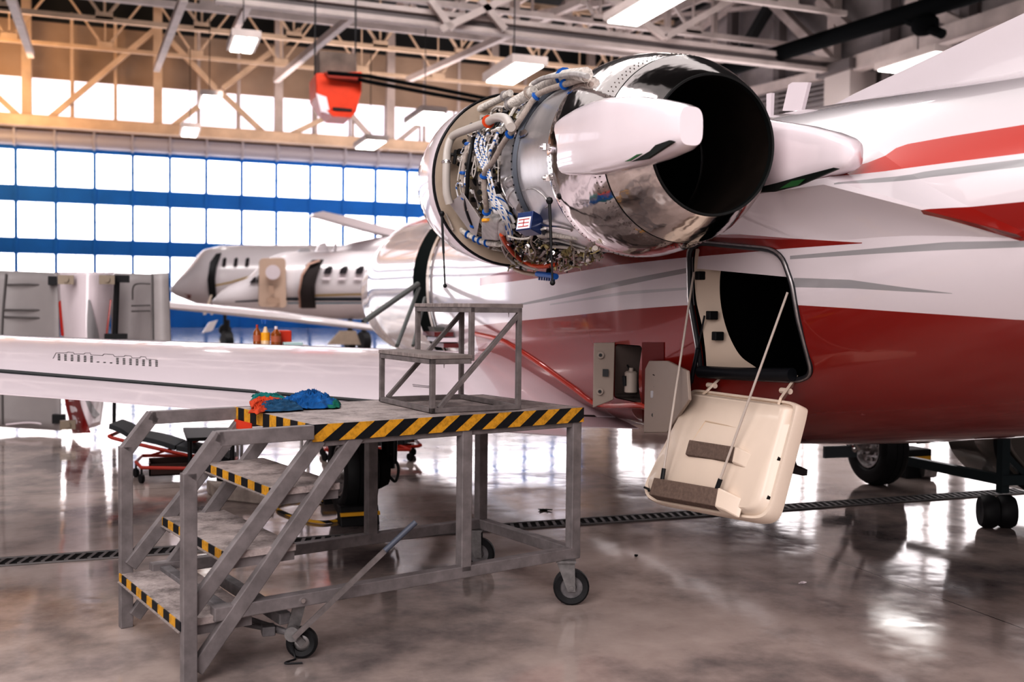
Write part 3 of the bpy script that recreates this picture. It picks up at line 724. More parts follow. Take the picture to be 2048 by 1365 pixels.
# entry doorway far forward + airstair with hand rails
dw = MB()
def strip(y0, y1, th0, th1, off, n=24):
    r = []
    for k in range(n+1):
        th = th0+(th1-th0)*k/n; row = []
        for y in (y0, (y0+y1)/2, y1):
            p = fus(y, th); c = V((JX, y, 1.8)); row.append(p+(p-c).normalized()*off)
        r.append(row)
    return r
for y0, y1, off, nm, mt in ((9.78, 10.35, .012, 'entry_doorway', mat('doorway_teal_black', (.006, .012, .012), .8, spec=.1)), (9.66, 9.78, .02, 'doorway_edge', CREAM), (10.35, 10.42, .02, 'doorway_edge', WHITE)):
    b = MB(); r = strip(y0, y1, PI-.62, PI+.85, off); b.loft(r, closed=False, cap=False); b.build(nm, mt, jet, 60)
ast = MB(); ps = [atD(a_, b_, 9.6) for a_, b_ in ((868, 655), (892, 655), (912, 694), (884, 694))]; ast.prism(ps, (.05,.4,0))
airst = ast.build('airstair', mat('airstair_dark', (.05, .05, .045), .5), jet, 0)
for a_, b_, da, db, r_ in (((836, 568), (731, 641), 9.9, 9.0, .025), ((838, 576), (794, 692), 9.9, 9.2, .02), ((850, 596), (826, 692), 10.0, 9.4, .018)):
    b = MB(); b.tube([atD(*a_, da), atD(*b_, db)], r_, 8); b.build('hand_rail', mat('rail_green_grey', (.13, .14, .135), .4), airst)
for k in range(3):
    b = MB(); c = atD(882+k*9, 668+k*11, 9.4); b.box((c.x-.12, c.y-.2, c.z-.02), (c.x+.06, c.y+.2, c.z+.02)); b.build('stair_tread', MAROON if k != 1 else WHITE, airst, 0)

# ---------------- wing
WST = [  # X, yLE, yFlap, zFlap(top), zCrest, zLE, thickness
 (3.6, 9.3, 6.2, .74, 1.14, .98, .36), (2.5, 9.0, 6.2, .80, 1.14, .99, .34), (-.7, 7.95, 6.2, 1.13, 1.285, 1.17, .24), (-5.2, 6.95, 6.3, 1.52, 1.60, 1.55, .12)]
def wing_at(x):
    a = WST
    for i in range(len(a)-1):
        if a[i][0] >= x >= a[i+1][0]:
            t = (a[i][0]-x)/(a[i][0]-a[i+1][0]); return [a[i][k]*(1-t)+a[i+1][k]*t for k in range(7)]
    return a[-1] if x < a[-1][0] else a[0]
def wing_top(x, y):
    _, yl, yf, zf, zc, zl, th = wing_at(x); s = (yl-y)/(yl-yf)   # 0 at LE, 1 at flap line
    c = .38
    if s < c: t = s/c; return zl+(zc-zl)*math.sqrt(max(0, 1-(1-t)**2))
    t = (s-c)/(1-c); return zc+(zf-zc)*t**1.7
def wing_bot(x, y):
    _, yl, yf, zf, zc, zl, th = wing_at(x); s = (yl-y)/(yl-yf); t = min(1, max(0, s))
    return zl-.35*th*math.sqrt(max(0, 1-(1-min(1, t*4))**2))*(1-t)-(zl-(zf-.05))*t
wg = MB(); rings = []
XW = list(np.linspace(3.6, -5.2, 60))
for x in XW:
    _, yl, yf, *_r = wing_at(x); ss = [(1-math.cos(PI*k/24*.5))**1 for k in range(25)]
    top = [V((x, yl-(yl-yf)*s, wing_top(x, yl-(yl-yf)*s))) for s in ss]
    bot = [V((x, yl-(yl-yf)*s, min(wing_bot(x, yl-(yl-yf)*s), wing_top(x, yl-(yl-yf)*s)-.002*(s > 0)))) for s in ss[1:]]
    rings.append(top+bot[::-1])
wg.loft(rings); wing = wg.build('wing', WINGW, jet, 30)
WBVH = BVHTree.FromPolygons([V(v) for v in wg.v], wg.f)
def whit(px, py, off=.002):
    r = ray(px, py).normalized(); h = WBVH.ray_cast(CAM, r)
    return (h[0]+V((0,0,off))) if h[0] else onZ(px, py, 1.1)
def flap(xa, xb, name='flap', drop=.012, yte=5.75, dz=-.075):
    b = MB(); rr = []
    for k in range(13):
        x = xa+(xb-xa)*k/12; w = wing_at(x); zf = w[3]-drop; yf = w[2]-.022; ft = min(1, max(0, (x+5.2)/4)); yt = yf-(yf-yte)*(.5+.5*ft)
        rr.append([V((x, yf, zf)), V((x, (yf+yt)/2, zf+dz*.42)), V((x, yt, zf+dz)), V((x, yt, zf+dz-.006)), V((x, yf, zf-.05))])
    b.loft(rr); return b.build(name, WINGW, jet, 30)
# flap break positions from the photo's two gaps
xg1 = onY(513, 778, 6.18).x; xg2 = onY(555, 783, 6.18).x
flap(-5.1, xg1, 'aileron'); xg3 = onY(1152, 878, 5.75).x; flap(xg2, xg3, 'flap', drop=.014)
flap(xg3+.01, 3.05, 'wing_root_panel', drop=.004, yte=5.85, dz=-.035)
b = MB(); b.loft([[V((x, 6.2, wing_at(x)[3]-.002)), V((x, 5.78, wing_at(x)[3]-.08)), V((x, 5.78, wing_at(x)[3]-.09)), V((x, 6.2, wing_at(x)[3]-.05))] for x in np.linspace(xg1+.012, xg2-.012, 4)]); b.build('trailing_panel', WINGW, jet, 30)
gl = MB()
for xa, xb in ((-5.1, xg1), (xg2, 2.9)):
    gl.loft([[V((x, w[2]+.012, w[3]+.0055)), V((x, w[2]-.024, w[3]-.004)), V((x, w[2]-.024, w[3]-.03)), V((x, w[2]+.012, w[3]-.03))] for x in np.linspace(xa, xb, 14) for w in [wing_at(x)]])
for x in (xg1+.005, xg2-.005): gl.box((x-.007, 5.80, wing_at(x)[3]-.10), (x+.007, 6.2, wing_at(x)[3]+.002))
gl.build('flap_gap', mat('gap_black', (.015, .018, .02), .6), jet, 0)
# stencilled marking block on the wing: outline and rows of dashes
mk = MB()
def wdash(px, py, w, h):
    P = [whit(px-w/2, py-h/2), whit(px+w/2, py-h/2), whit(px+w/2, py+h/2), whit(px-w/2, py+h/2)]; mk.add(P, [(0,1,2,3)])
for k in range(16):
    x = 118+k*13; yb = 719+k*.85
    if 5 < k < 9: wdash(x, yb+.8, 5, 1.6); continue
    for r_ in range(4): wdash(x, yb-9+r_*3.4, 5.0, 2.0)
prev = None
for (x, y) in ((106, 718), (112, 707), (133, 707), (135, 705), (147, 706), (148, 709), (168, 709), (170, 707), (180, 707), (182, 711), (205, 712), (208, 709), (226, 710), (229, 714), (248, 714), (250, 712), (262, 713), (264, 717), (280, 717), (281, 714), (291, 715), (293, 719), (314, 720)):
    if prev: mk.tube([whit(*prev), whit(x, y)], .0014, 4)
    prev = (x, y)
for a_, b_ in (((825, 770), (862, 774)),): 
    mk.tube([whit(*a_), whit(*b_)], .002, 4); mk.tube([whit(826, 773), whit(864, 777)], .002, 4)
mk.build('wing_stencil', LINE, jet, 0)
# leading-edge panel joints
lj = MB()
for k in range(26):
    x = 2.4-k*.22; w = wing_at(x); yl = w[1]
    pts = [V((x, yl-(yl-w[2])*s, wing_top(x, yl-(yl-w[2])*s)+.0015)) for s in (.12, .2, .3)]
    lj.tube(pts, .003, 4)
for s in (.30,):
    lj.tube([V((x, w[1]-(w[1]-w[2])*s, wing_top(x, w[1]-(w[1]-w[2])*s)+.001)) for x in np.linspace(2.4, -4.8, 40) for w in [wing_at(x)]], .003, 4)
lj.build('wing_panel_joint', mat('joint_grey', (.2, .2, .21), .5), jet, 0)
# red wing-root fillet
b = MB(); pts = [(950, 668), (1000, 680), (1037, 700), (1090, 735), (1150, 778), (1200, 810), (1250, 842), (1290, 866)]
P = []
for q in pts:
    f = fhit(*q); P.append(f+V((-.0,0,0)))
b.tube(smooth_path(P, 5), .022, 10); b.build('wing_root_fillet', mat('fillet_red', (.42, .05, .03), .25, coat=.8), jet)
# ---------------- main gear
def tyre(c, ax, R, w, parent, lab=None):
    ax = V(ax).normalized()
    pr = [(-w*.34, R*.55), (-w*.46, R*.62), (-w*.5, R*.78), (-w*.44, R*.92), (-w*.28, R*.99), (-w*.14, R), (-w*.13, R*.985), (-w*.11, R*.985), (-w*.10, R), (w*.10, R), (w*.11, R*.985), (w*.13, R*.985), (w*.14, R), (w*.28, R*.99), (w*.44, R*.92), (w*.5, R*.78), (w*.46, R*.62), (w*.34, R*.55)]
    t = MB().lathe(pr, c, ax, 40).build('tyre', BLACK, parent, 30)
    h = MB()
    for s in (-1, 1):
        h.lathe([(s*w*.34, R*.56), (s*w*.42, R*.55), (s*w*.42, R*.50), (s*w*.30, R*.46), (s*w*.26, R*.22), (s*w*.40, R*.18), (s*w*.40, 0.001)], c, ax, 28)
        u = ax.orthogonal().normalized(); vv = ax.cross(u)
        for k in range(9):
            a = 2*PI*k/9; h.disc(V(c)+ax*(s*w*.30)+(u*math.cos(a)+vv*math.sin(a))*R*.34, ax, R*.05, w*.10, 8)
    h.build('wheel_rim', STEEL, t, 30); return t
gl_ = onZ(716, 1042, 0); GR_ = onZ(1768, 973, 0)
tyre((gl_.x, gl_.y+.19, .33), (1, 0.05, 0), .33, .25, jet)
b = MB(); c = V((gl_.x+.26, gl_.y+.19, .33)); b.tube([c, c+V((.0,.02,.25)), V((gl_.x+.3, gl_.y+.15, .95))], .05, 12); b.tube([V((gl_.x, gl_.y+.19, .33)), c], .045, 10); b.tube([c+V((.02,-.1,.05)), c+V((.02,-.12,.3)), V((gl_.x+.25, gl_.y+.12, .9))], .02, 8)
b.build('gear_leg', DARKM, jet)
b = MB(); b.lathe([(-.1,.001),(-.1,.12),(-.02,.15),(.05,.12),(.06,.001)], (gl_.x+.2, gl_.y+.19, .33), (1,0,0), 16); b.tube(smooth_path([c+V((.0,-.08,.12)), c+V((.05,-.1,.02)), c+V((.03,-.1,-.08)), c+V((-.02,-.09,-.04))]), .010, 6); b.build('brake_assembly', mat('brake_dark', (.02, .02, .02), .5), jet)
tyre((GR_.x, GR_.y+.1, .33), (1, -.1, 0), .33, .24, jet)
b = MB(); c = V((GR_.x-.24, GR_.y+.1, .33)); b.tube([V((GR_.x, GR_.y+.1, .33)), c], .04, 10); b.tube([c, c+V((-.1,.05,.28)), c+V((-.25,.1,.55))], .035, 10)
b.tube([c+V((.0,-.06,.0)), c+V((-.18,-.08,.2)), c+V((-.3,-.05,.42))], .022, 8); b.tube([c+V((.05,-.1,.25)), c+V((-.1,-.12,.5))], .02, 8); b.sphere(c, .05, 10); b.build('gear_leg', CHROME, jet)
bk = MB(); bk.bar(onZ(1648, 905, .3)+V((0,0,.0)), onZ(1712, 903, .3), .03, .10); bk.build('gear_door', mat('gear_door_dark', (.10, .12, .13), .4), jet, 0)

# ---------------- engine
EA = V((2.2, 3.62, 2.178)); EB = V((2.2, 5.93, 2.30)); ED = (EB-EA).normalized()
def ey(Y): return (Y-EA.y)/ED.y    # world Y -> axis t
def LP(prof): return [(ey(y), r) for y, r in prof]
def eng(px, py, r):
    """point of a cylinder of radius r about the engine axis seen at a pixel"""
    R = ray(px, py); o = CAM-EA; o = o-ED*o.dot(ED); d = R-ED*R.dot(ED)
    A = d.dot(d); Bq = 2*o.dot(d); Cq = o.dot(o)-r*r; disc = Bq*Bq-4*A*Cq
    t = (-Bq-math.sqrt(disc))/(2*A) if disc > 0 else -Bq/(2*A)
    return CAM+R*t
# inlet cowl
ic = MB().lathe(LP([(5.93,.40),(5.92,.52),(5.95,.532),(6.05,.535),(6.25,.52),(6.45,.485),(6.58,.44),(6.62,.41),(6.60,.385),(6.45,.37),(6.0,.36)]), EA, ED, 72)
inlet = ic.build('inlet_cowl', WHITE, jet, 35)
b = MB().lathe(LP([(5.935,.28),(5.905,.522)]), EA, ED, 72); b.build('inlet_bulkhead', BEIGE, inlet, 0, label='beige rear bulkhead ring of the inlet cowl')
b = MB().lathe(LP([(5.915,.522),(5.905,.53),(5.915,.538),(5.93,.536)]), EA, ED, 72); b.build('bulkhead_lip', DARKM, inlet)
b = MB().lathe([(ey(6.47), .482), (ey(6.58), .443), (ey(6.625), .41), (ey(6.60), .384)], EA, ED, 64); b.build('lip_skin', CHROME, inlet)
# core
core = MB().lathe(LP([(5.94,.34),(5.6,.36),(5.55,.385),(5.5,.385),(5.48,.36),(5.25,.35),(5.2,.38),(5.16,.38),(5.14,.36),(4.98,.38)]), EA, ED, 64)
engine = core.build('engine_core', mat('core_metal', (.20, .18, .17), .45, metal=.6, var=.5, vscale=16, bmp=.8, bscale=30), jet, 30)
MB().lathe(LP([(5.08,.375),(5.06,.405),(5.0,.41),(4.78,.425),(4.77,.43)]), EA, ED, 72).build('fan_duct', DUCT, jet, 30)
MB().lathe(LP([(4.785,.425),(4.78,.447),(4.752,.45),(4.745,.43)]), EA, ED, 72).build('duct_flange', mat('flange_blue_grey', (.10, .11, .13), .4, metal=.5), jet, 30)
bl = MB(); U = ED.orthogonal().normalized(); W = ED.cross(U)
for k in range(72):
    a = 2*PI*k/72; c = EA+ED*ey(4.766)+(U*math.cos(a)+W*math.sin(a))*.449; bl.disc(c, (U*math.cos(a)+W*math.sin(a)), .0045, .008, 6)
bl.build('flange_bolt', DARKM, jet, 0)
MB().lathe(LP([(4.75,.428),(4.6,.438),(4.3,.452),(4.22,.455),(4.22,.40)]), EA, ED, 72).build('bypass_duct', DUCT, jet, 30)
# rear cowl + reverser ring + nozzle
rc = MB().lathe(LP([(4.27,.45),(4.275,.458),(4.25,.463),(4.15,.461),(4.0,.440),(3.88,.414),(3.82,.399)]), EA, ED, 80).build('rear_cowl', POLISH, jet, 30, label='polished bare aluminium rear cowl')
MB().lathe(LP([(3.822,.397),(3.812,.393),(3.81,.396)]), EA, ED, 80).build('cowl_seam', mat('seam_black', (.01, .012, .012), .6), jet, 0)
rg = MB().lathe(LP([(3.812,.397),(3.74,.368),(3.66,.327),(3.61,.298),(3.60,.291),(3.605,.286)]), EA, ED, 80).build('reverser_ring', POLISH, jet, 30)
MB().lathe(LP([(3.603,.290),(3.593,.288),(3.595,.279),(3.62,.278)]), EA, ED, 80).build('nozzle_lip', mat('seam_black', (.01, .012, .012), .6), jet, 30)
nzm = mat('nozzle_soot', (.035, .026, .022), .55, metal=.4, var=.3, vscale=6)
MB().lathe(LP([(3.60,.280),(3.9,.315),(4.3,.335)]), EA, ED, 64).build('nozzle_liner', nzm, jet, 30)
MB().lathe(LP([(4.25,.33),(4.25,.001)]), EA, ED, 48).build('turbine_face', DARK, jet, 0)
MB().lathe(LP([(3.95,.005),(4.0,.04),(4.25,.12)]), EA, ED, 32).build('exhaust_cone', DARK, jet, 30)
# rivet rows on the cowl
rv = MB()
for Yr, rr in ((4.235, .463), (3.885, .416), (3.855, .409)):
    for k in range(110):
        a = 2*PI*k/110; dd = (U*math.cos(a)+W*math.sin(a)); rv.disc(EA+ED*ey(Yr)+dd*rr, dd, .0028, .0025, 5)
rv.build('rivet_row', mat('rivet_dark', (.12, .10, .09), .5), rc, 0)
# reverser arm fairings (outboard and inboard)
def arm(side, pts, name='reverser_arm'):
    """pts: (Y, Xc, zc, half height, half thickness)"""
    rr = []
    P = np.array(pts); yy = np.linspace(P[0,0], P[-1,0], 26)
    for y in yy:
        xs = [np.interp(-y, -P[:,0], P[:,k]) for k in range(1, 5)]
        ring_ = []
        for j in range(28):
            a = 2*PI*j/28; c, s = math.cos(a), math.sin(a); ex = .62
            ring_.append(V((xs[0]+xs[3]*math.copysign(abs(c)**ex, c), y, xs[1]+xs[2]*math.copysign(abs(s)**ex, s))))
        rr.append(ring_)
    b = MB(); b.loft(rr); return b.build(name, WHITE, jet, 50)
def zpx(py, px, D): return atD(px, py, D).z
def arm_px(st, name='reverser_arm'):
    """st: (px, ytop, ybot, face X, half thickness) -> stations"""
    out = []
    for px, yt, yb, xf, ht in st:
        a_, b_ = onX(px, yt, xf), onX(px, yb, xf); out.append(((a_.y+b_.y)/2, xf+ht, (a_.z+b_.z)/2, (a_.z-b_.z)/2, ht))
    return out
arm(-1, arm_px([(1100, 250, 345, 1.752, .02), (1115, 232, 349, 1.738, .04), (1140, 214, 350, 1.728, .055), (1170, 200, 348, 1.722, .065), (1200, 193, 343, 1.722, .07), (1250, 190, 331, 1.73, .07), (1300, 196, 316, 1.745, .066), (1340, 205, 299, 1.76, .06), (1362, 212, 288, 1.775, .045), (1370, 221, 276, 1.79, .028), (1373, 236, 260, 1.80, .01)]))
arm(1, arm_px([(1480, 225, 392, 2.60, .06), (1520, 238, 389, 2.60, .07), (1560, 244, 380, 2.60, .07), (1600, 250, 366, 2.605, .065), (1650, 262, 349, 2.61, .06), (1685, 275, 338, 2.62, .05), (1702, 288, 326, 2.63, .03), (1708, 300, 312, 2.64, .01)]))
# dark slots beneath the arms
for side, xo, zc0 in ((-1, 1.80, 0), (1, 2.65, 0)):
    b = MB()
    if side < 0: P = [onX(a_, b_, xo-.035) for a_, b_ in ((1200, 332), (1232, 331), (1300, 318), (1352, 284), (1345, 281), (1290, 300), (1250, 312), (1225, 322))]
    else: P = [onX(a_, b_, xo-.07) for a_, b_ in ((1500, 386), (1550, 384), (1600, 372), (1680, 338), (1672, 336), (1610, 352), (1560, 366), (1520, 376))]
    b.prism(P, (-.012,0,0)); b.build('arm_slot', mat('slot_black', (.008, .012, .01), .5), jet, 0)
    b = MB(); 
    if side < 0: P = [onX(a_, b_, xo-.05) for a_, b_ in ((1228, 327), (1250, 313), (1285, 308), (1262, 322))]
    else: P = [onX(a_, b_, xo-.085) for a_, b_ in ((1560, 378), (1585, 362), (1612, 358), (1595, 372))]
    b.prism(P, (-.004,0,0)); b.build('arm_seal', GRN, jet, 0)
b = MB(); b.prism([onX(a_, b_, 2.74) for a_, b_ in ((1445, 435), (1455, 434), (1520, 458), (1505, 461))], (-.01,0,0)); b.build('drain_slot', mat('slot_black', (.008, .012, .01), .5), jet, 0)
# ---- plumbing
C1 = lambda x, y: (820+x/2.844, 100+y/2.844)
def pipe(pts, r, mt, rad=.46, name='pipe', n=10, sub=5):
    P = [eng(*C1(x, y), (rad if not isinstance(rad, (list, tuple)) else rad[i])) for i, (x, y) in enumerate(pts)]
    P = smooth_path(P, sub); b = MB(); b.tube(P, r, n); return b.build(name, mt, engine), P
def clampat(x, y, rad, r, mt, P):
    c = eng(*C1(x, y), rad); k = min(range(len(P)), key=lambda i: (P[i]-c).length); k = max(1, min(len(P)-2, k)); d = (P[k+1]-P[k-1]).normalized()
    b = MB(); b.tube([P[k]-d*.009, P[k]+d*.009], r, 12); b.tube([P[k]-d*.003, P[k]+d*.003], r*1.25, 12); b.build('clamp', mt, engine)
LG = mat('pale_grey_pipe', (.50, .46, .43), .45)
def bstripe(name, c1, c2, sc=30., frac=.5):
    mt, nt, bb = new_mat(name); g = nt.nodes.new('ShaderNodeNewGeometry'); sp = nt.nodes.new('ShaderNodeVectorMath'); sp.operation = 'DOT_PRODUCT'; sp.inputs[1].default_value = (.5, .3, 1)
    nt.links.new(g.outputs['Position'], sp.inputs[0]); ml = nt.nodes.new('ShaderNodeMath'); ml.operation = 'MULTIPLY'; ml.inputs[1].default_value = sc; fr = nt.nodes.new('ShaderNodeMath'); fr.operation = 'FRACT'
    nt.links.new(sp.outputs['Value'], ml.inputs[0]); nt.links.new(ml.outputs[0], fr.inputs[0]); r = ramp(nt, fr.outputs[0], [(0, c1), (frac, c2)], const=True); nt.links.new(r.outputs[0], bb.inputs['Base Color']); return mt
BRAID = bstripe('blue_white_sleeve', (.02, .13, .42), (.68, .66, .66), 22., .2)
_, P = pipe([(225, 875), (208, 800), (208, 640), (215, 560), (245, 490), (330, 452), (430, 415), (490, 385), (545, 392), (575, 440)], .024, LG, .50)
clampat(440, 408, .5, .029, ORANGE, P); clampat(230, 625, .5, .027, CHROME, P)
_, P = pipe([(355, 355), (430, 318), (500, 285), (570, 245)], .021, WFAB, .49, 'wrapped_hose'); clampat(410, 325, .49, .024, STEEL, P); clampat(540, 262, .49, .026, STEEL, P)
_, P = pipe([(555, 318), (640, 268), (705, 232)], .026, WFAB, .48, 'wrapped_hose'); clampat(560, 312, .48, .031, STEEL, P); clampat(685, 243, .48, .03, HOSE, P)
_, P = pipe([(705, 215), (790, 178), (900, 150), (1000, 140)], .034, WFAB, .485, 'wrapped_hose'); clampat(880, 155, .485, .037, BLUE, P)
pipe([(1010, 150), (940, 135), (860, 145), (760, 160), (700, 190)], .012, CASTG, .52)
_, P = pipe([(1000, 160), (900, 190), (790, 225), (715, 265), (650, 360), (590, 450), (530, 530), (475, 630), (425, 700), (425, 800), (432, 870), (436, 935)], .015, HOSE, .475, 'hose')
for x, y in ((885, 195), (712, 268), (570, 478), (421, 708), (435, 920)): clampat(x, y, .475, .020, BLUE, P)
_, P = pipe([(345, 500), (330, 540), (308, 640), (302, 740), (312, 840), (318, 910)], .014, HOSE, .45, 'hose')
for x, y in ((330, 540), (303, 692), (312, 835)): clampat(x, y, .45, .019, BLUE, P)
_, P = pipe([(365, 480), (350, 560), (330, 680), (325, 800), (318, 880), (335, 950), (365, 1010)], .012, DARKM, .455, 'hose'); clampat(350, 995, .455, .017, BLUE, P)
for k in range(5):
    pipe([(395+k*9, 462+k*9), (372+k*13-(k%2)*6, 540), (388+k*12, 610), (418+k*10, 680+k*7), (434+k*9+(k%2)*8, 760), (464+k*8, 850), (508+k*9, 920), (545+k*7, 1000), (556+k*8, 1080)], (.0075, .005, .004, .006, .004)[k], BRAID, .46+.004*k, 'braided_cable', 6)
pipe([(500, 470), (480, 520), (455, 580), (430, 640)], .008, BRAID, .46, 'braided_cable', 6); pipe([(470, 470), (440, 540), (430, 600)], .007, CHROME, .455, n=6)
_, P = pipe([(280, 1018), (330, 1050), (400, 1085), (450, 1100), (505, 1105)], .018, WFAB, .47, 'wrapped_hose')
for x, y in ((328, 1048), (372, 1075), (405, 1090), (440, 1100)): clampat(x, y, .47, .021, BLUE, P)
pipe([(445, 1115), (465, 1160), (500, 1190), (560, 1235), (600, 1250)], .008, BRAID, .46, 'braided_cable', 6)
pipe([(520, 1050), (545, 1100), (590, 1160), (640, 1200), (700, 1228), (760, 1232), (830, 1222)], .013, ORANGE, .475, 'orange_hose')
pipe([(505, 1030), (530, 1100), (575, 1170), (640, 1225), (720, 1250)], .010, LG, .46); pipe([(520, 1110), (545, 1165), (600, 1220), (660, 1250)], .008, CASTG, .47)
pipe([(735, 1055), (830, 1055), (950, 1068)], .014, WFAB, .44); pipe([(700, 960), (770, 1000), (850, 1010), (920, 1025)], .008, CHROME, .46); pipe([(690, 1160), (740, 1175), (780, 1130), (840, 1120), (920, 1130), (1000, 1145)], .009, LG, .455)
pipe([(560, 1060), (620, 1075), (680, 1070), (700, 1040), (770, 1015)], .006, WFAB, .48); pipe([(700, 1040), (690, 1100), (715, 1150), (700, 1200)], .006, HOSE, .48); pipe([(590, 900), (560, 860), (530, 800), (520, 760)], .006, CHROME, .44)
pipe([(740, 1090), (830, 1085), (930, 1110), (1000, 1130)], .006, CASTG, .45); pipe([(850, 1140), (930, 1150), (1000, 1160), (1080, 1190)], .005, LG, .45); pipe([(930, 1150), (930, 1230), (880, 1260)], .005, WFAB, .46)
_, P = pipe([(595, 1248), (650, 1268), (730, 1280)], .013, mat('bronze_tube', (.28, .19, .13), .35, metal=.5), .50)
_, P = pipe([(725, 1275), (790, 1282), (830, 1290)], .017, BLUE, .50, 'connector')
for k in range(7):
    c = eng(*C1(735+k*14, 1290+k), .51); b = MB(); b.box((c.x-.004, c.y-.006, c.z-.02), (c.x+.004, c.y+.006, c.z+.012)); b.build('connector_tooth', NAVY, engine, 0)
# tanks, boxes
def ebox(x0, y0, x1, y1, r0, dep, mt, name, bev=.008, skew=0):
    a = [eng(*C1(x, y), r0) for x, y in ((x0, y0), (x1, y0+skew), (x1, y1+skew), (x0, y1))]; c = sum(a, V())/4; nn = (c-EA); nn = (nn-ED*nn.dot(ED)).normalized()
    b = MB(); b.prism(a, -nn*dep); return b.build(name, mt, engine, 30, bevel=bev)
ebox(400, 965, 500, 1085, .485, .10, CASTG, 'oil_tank', .02, 8); ebox(478, 975, 540, 1060, .475, .08, CASTG, 'oil_tank', .018, 6)
b = MB(); c = eng(*C1(436, 965), .48); b.disc(c+V((0,0,-.005)), (0,.1,1), .028, .014, 18); b.build('yellow_cap', YEL, engine)
# plate at lower left
b = MB(); pl = [eng(*C1(x, y), .475) for x, y in ((222, 872), (300, 815), (395, 960), (375, 1060), (345, 1040))]; nn = (sum(pl, V())/5-EA).normalized(); b.prism(pl, -nn*.008); b.build('cover_plate', PLATEG, engine, 0)
# blue box with label
def bx3(pxs, r0, mt, name, dep):
    a = [eng(*C1(x, y), r0) for x, y in pxs]; 
    b = MB(); b.add(a, [tuple(range(len(a)))]); b.add([p+V((.0,.02,0))*0+dep for p in a], [tuple(range(len(a)))]); n = len(a)
    b.add(a+[p+dep for p in a], [(i, (i+1)%n, n+(i+1)%n, n+i) for i in range(n)]); return b.build(name, mt, engine, 0, bevel=.002)
c0 = eng(*C1(650, 985), .53)
bb = MB(); hx = .052
ax1 = V((.45, -.85, .05)).normalized(); ax2 = V((.80, .48, -.25)).normalized(); ax3 = ax1.cross(ax2).normalized()
if ax3.z < 0: ax3 = -ax3
def obox(c, a1, a2, a3, s1, s2, s3):
    vs = [c+a1*(i*s1)+a2*(j*s2)+a3*(k*s3) for k in (-1, 1) for j in (-1, 1) for i in (-1, 1)]
    return MB().add(vs, [(0,2,3,1),(4,5,7,6),(0,1,5,4),(2,6,7,3),(0,4,6,2),(1,3,7,5)])
cb_ = c0+V((.04, .03, 0))
obox(cb_, ax1, ax2, ax3, .05, .045, .047).build('control_box', NAVY, engine, 0, bevel=.003)
lf = cb_-ax2*.0465
obox(lf-ax3*.012, ax1, ax2, ax3, .043, .0012, .03).build('box_label', WHITE, engine, 0)
for dz in (-.03, -.012, .006):
    obox(lf-ax2*.0015+ax3*dz, ax1, ax2, ax3, .034, .0006, .002).build('label_line', RED, engine, 0)
obox(lf-ax2*.0015-ax3*.012+ax1*.0, ax1, ax2, ax3, .002, .0006, .018).build('label_line', RED, engine, 0)
# generators / dark canister and elbows
for (x, y), (x2, y2), r_, rad, mt in (((640, 1120), (760, 1100), .05, .40, mat('canister_dark', (.05, .055, .05), .4, metal=.5)), ((600, 800), (660, 880), .06, .40, DUCT), ((560, 760), (610, 735), .03, .42, STEEL)):
    b = MB(); a_, b_ = eng(*C1(x, y), rad), eng(*C1(x2, y2), rad); d = (b_-a_).normalized(); L = (b_-a_).length
    b.lathe([(0,.001),(0,r_),(.01,r_*1.12),(.03,r_*1.12),(.035,r_),(L,r_),(L+.01,r_*.7),(L+.02,.001)], a_, d, 24); b.build('canister', mt, engine, 35)
b = MB(); b.prism([eng(*C1(x, y), .44) for x, y in ((600, 480), (655, 462), (668, 475), (655, 490), (625, 500))], V((.0,0,.01))); b.build('bracket', CHROME, engine, 0)
for (x, y) in ((765, 553), (780, 730)):
    c = eng(*C1(x, y), .462); b = MB(); b.box((c.x-.012, c.y-.014, c.z-.014), (c.x+.01, c.y+.014, c.z+.014)); b.disc(c+V((-.014,0,0)), (1,0,0), .008, .02, 10); b.build('bracket', CHROME, jet, 30)
pipe([(640, 800), (700, 790), (760, 830), (790, 880), (770, 900)], .004, STEEL, .452, n=6)
# fine clutter: small pipes and fittings that wrap the casing
clut = [(MB(), LG), (MB(), CHROME), (MB(), HOSE), (MB(), DARKM), (MB(), BRAID), (MB(), OLIVE), (MB(), WFAB)]
rnd = random.Random(3)
for k in range(250):
    Y = rnd.uniform(5.02, 5.86); a = rnd.uniform(0, 2*PI); rad = rnd.uniform(.385, .455); pts = []
    for s in range(rnd.randint(4, 8)):
        dd = V((math.cos(a), 0, math.sin(a))); dd = (dd-ED*dd.dot(ED)).normalized(); pts.append(EA+ED*ey(Y)+dd*rad)
        if rnd.random() < .6: a += rnd.uniform(-.05, .28)*rnd.choice((1, 1, -1))
        else: Y = min(5.88, max(5.0, Y+rnd.uniform(-.12, .12)))
        rad = min(.465, max(.38, rad+rnd.uniform(-.02, .02)))
    clut[rnd.choice((0,0,1,1,2,3,3,4,6))][0].tube(smooth_path(pts, 3), rnd.choice((.003, .004, .005, .007, .010)), 6)
for k in range(420):
    Y = rnd.uniform(5.0, 5.88); a = rnd.uniform(0, 2*PI); dd = V((math.cos(a), 0, math.sin(a))); c = EA+ED*ey(Y)+dd*rnd.uniform(.37, .44); s = rnd.uniform(.005, .02)
    m_ = clut[rnd.choice((0,1,1,3,3,5))][0]
    if rnd.random() < .5: m_.disc(c, V((rnd.uniform(-1,1), rnd.uniform(-1,1), rnd.uniform(-1,1))), s, s*rnd.uniform(.8, 3), 8)
    else: m_.box((c.x-s, c.y-s, c.z-s), (c.x+s, c.y+s, c.z+s*.8))
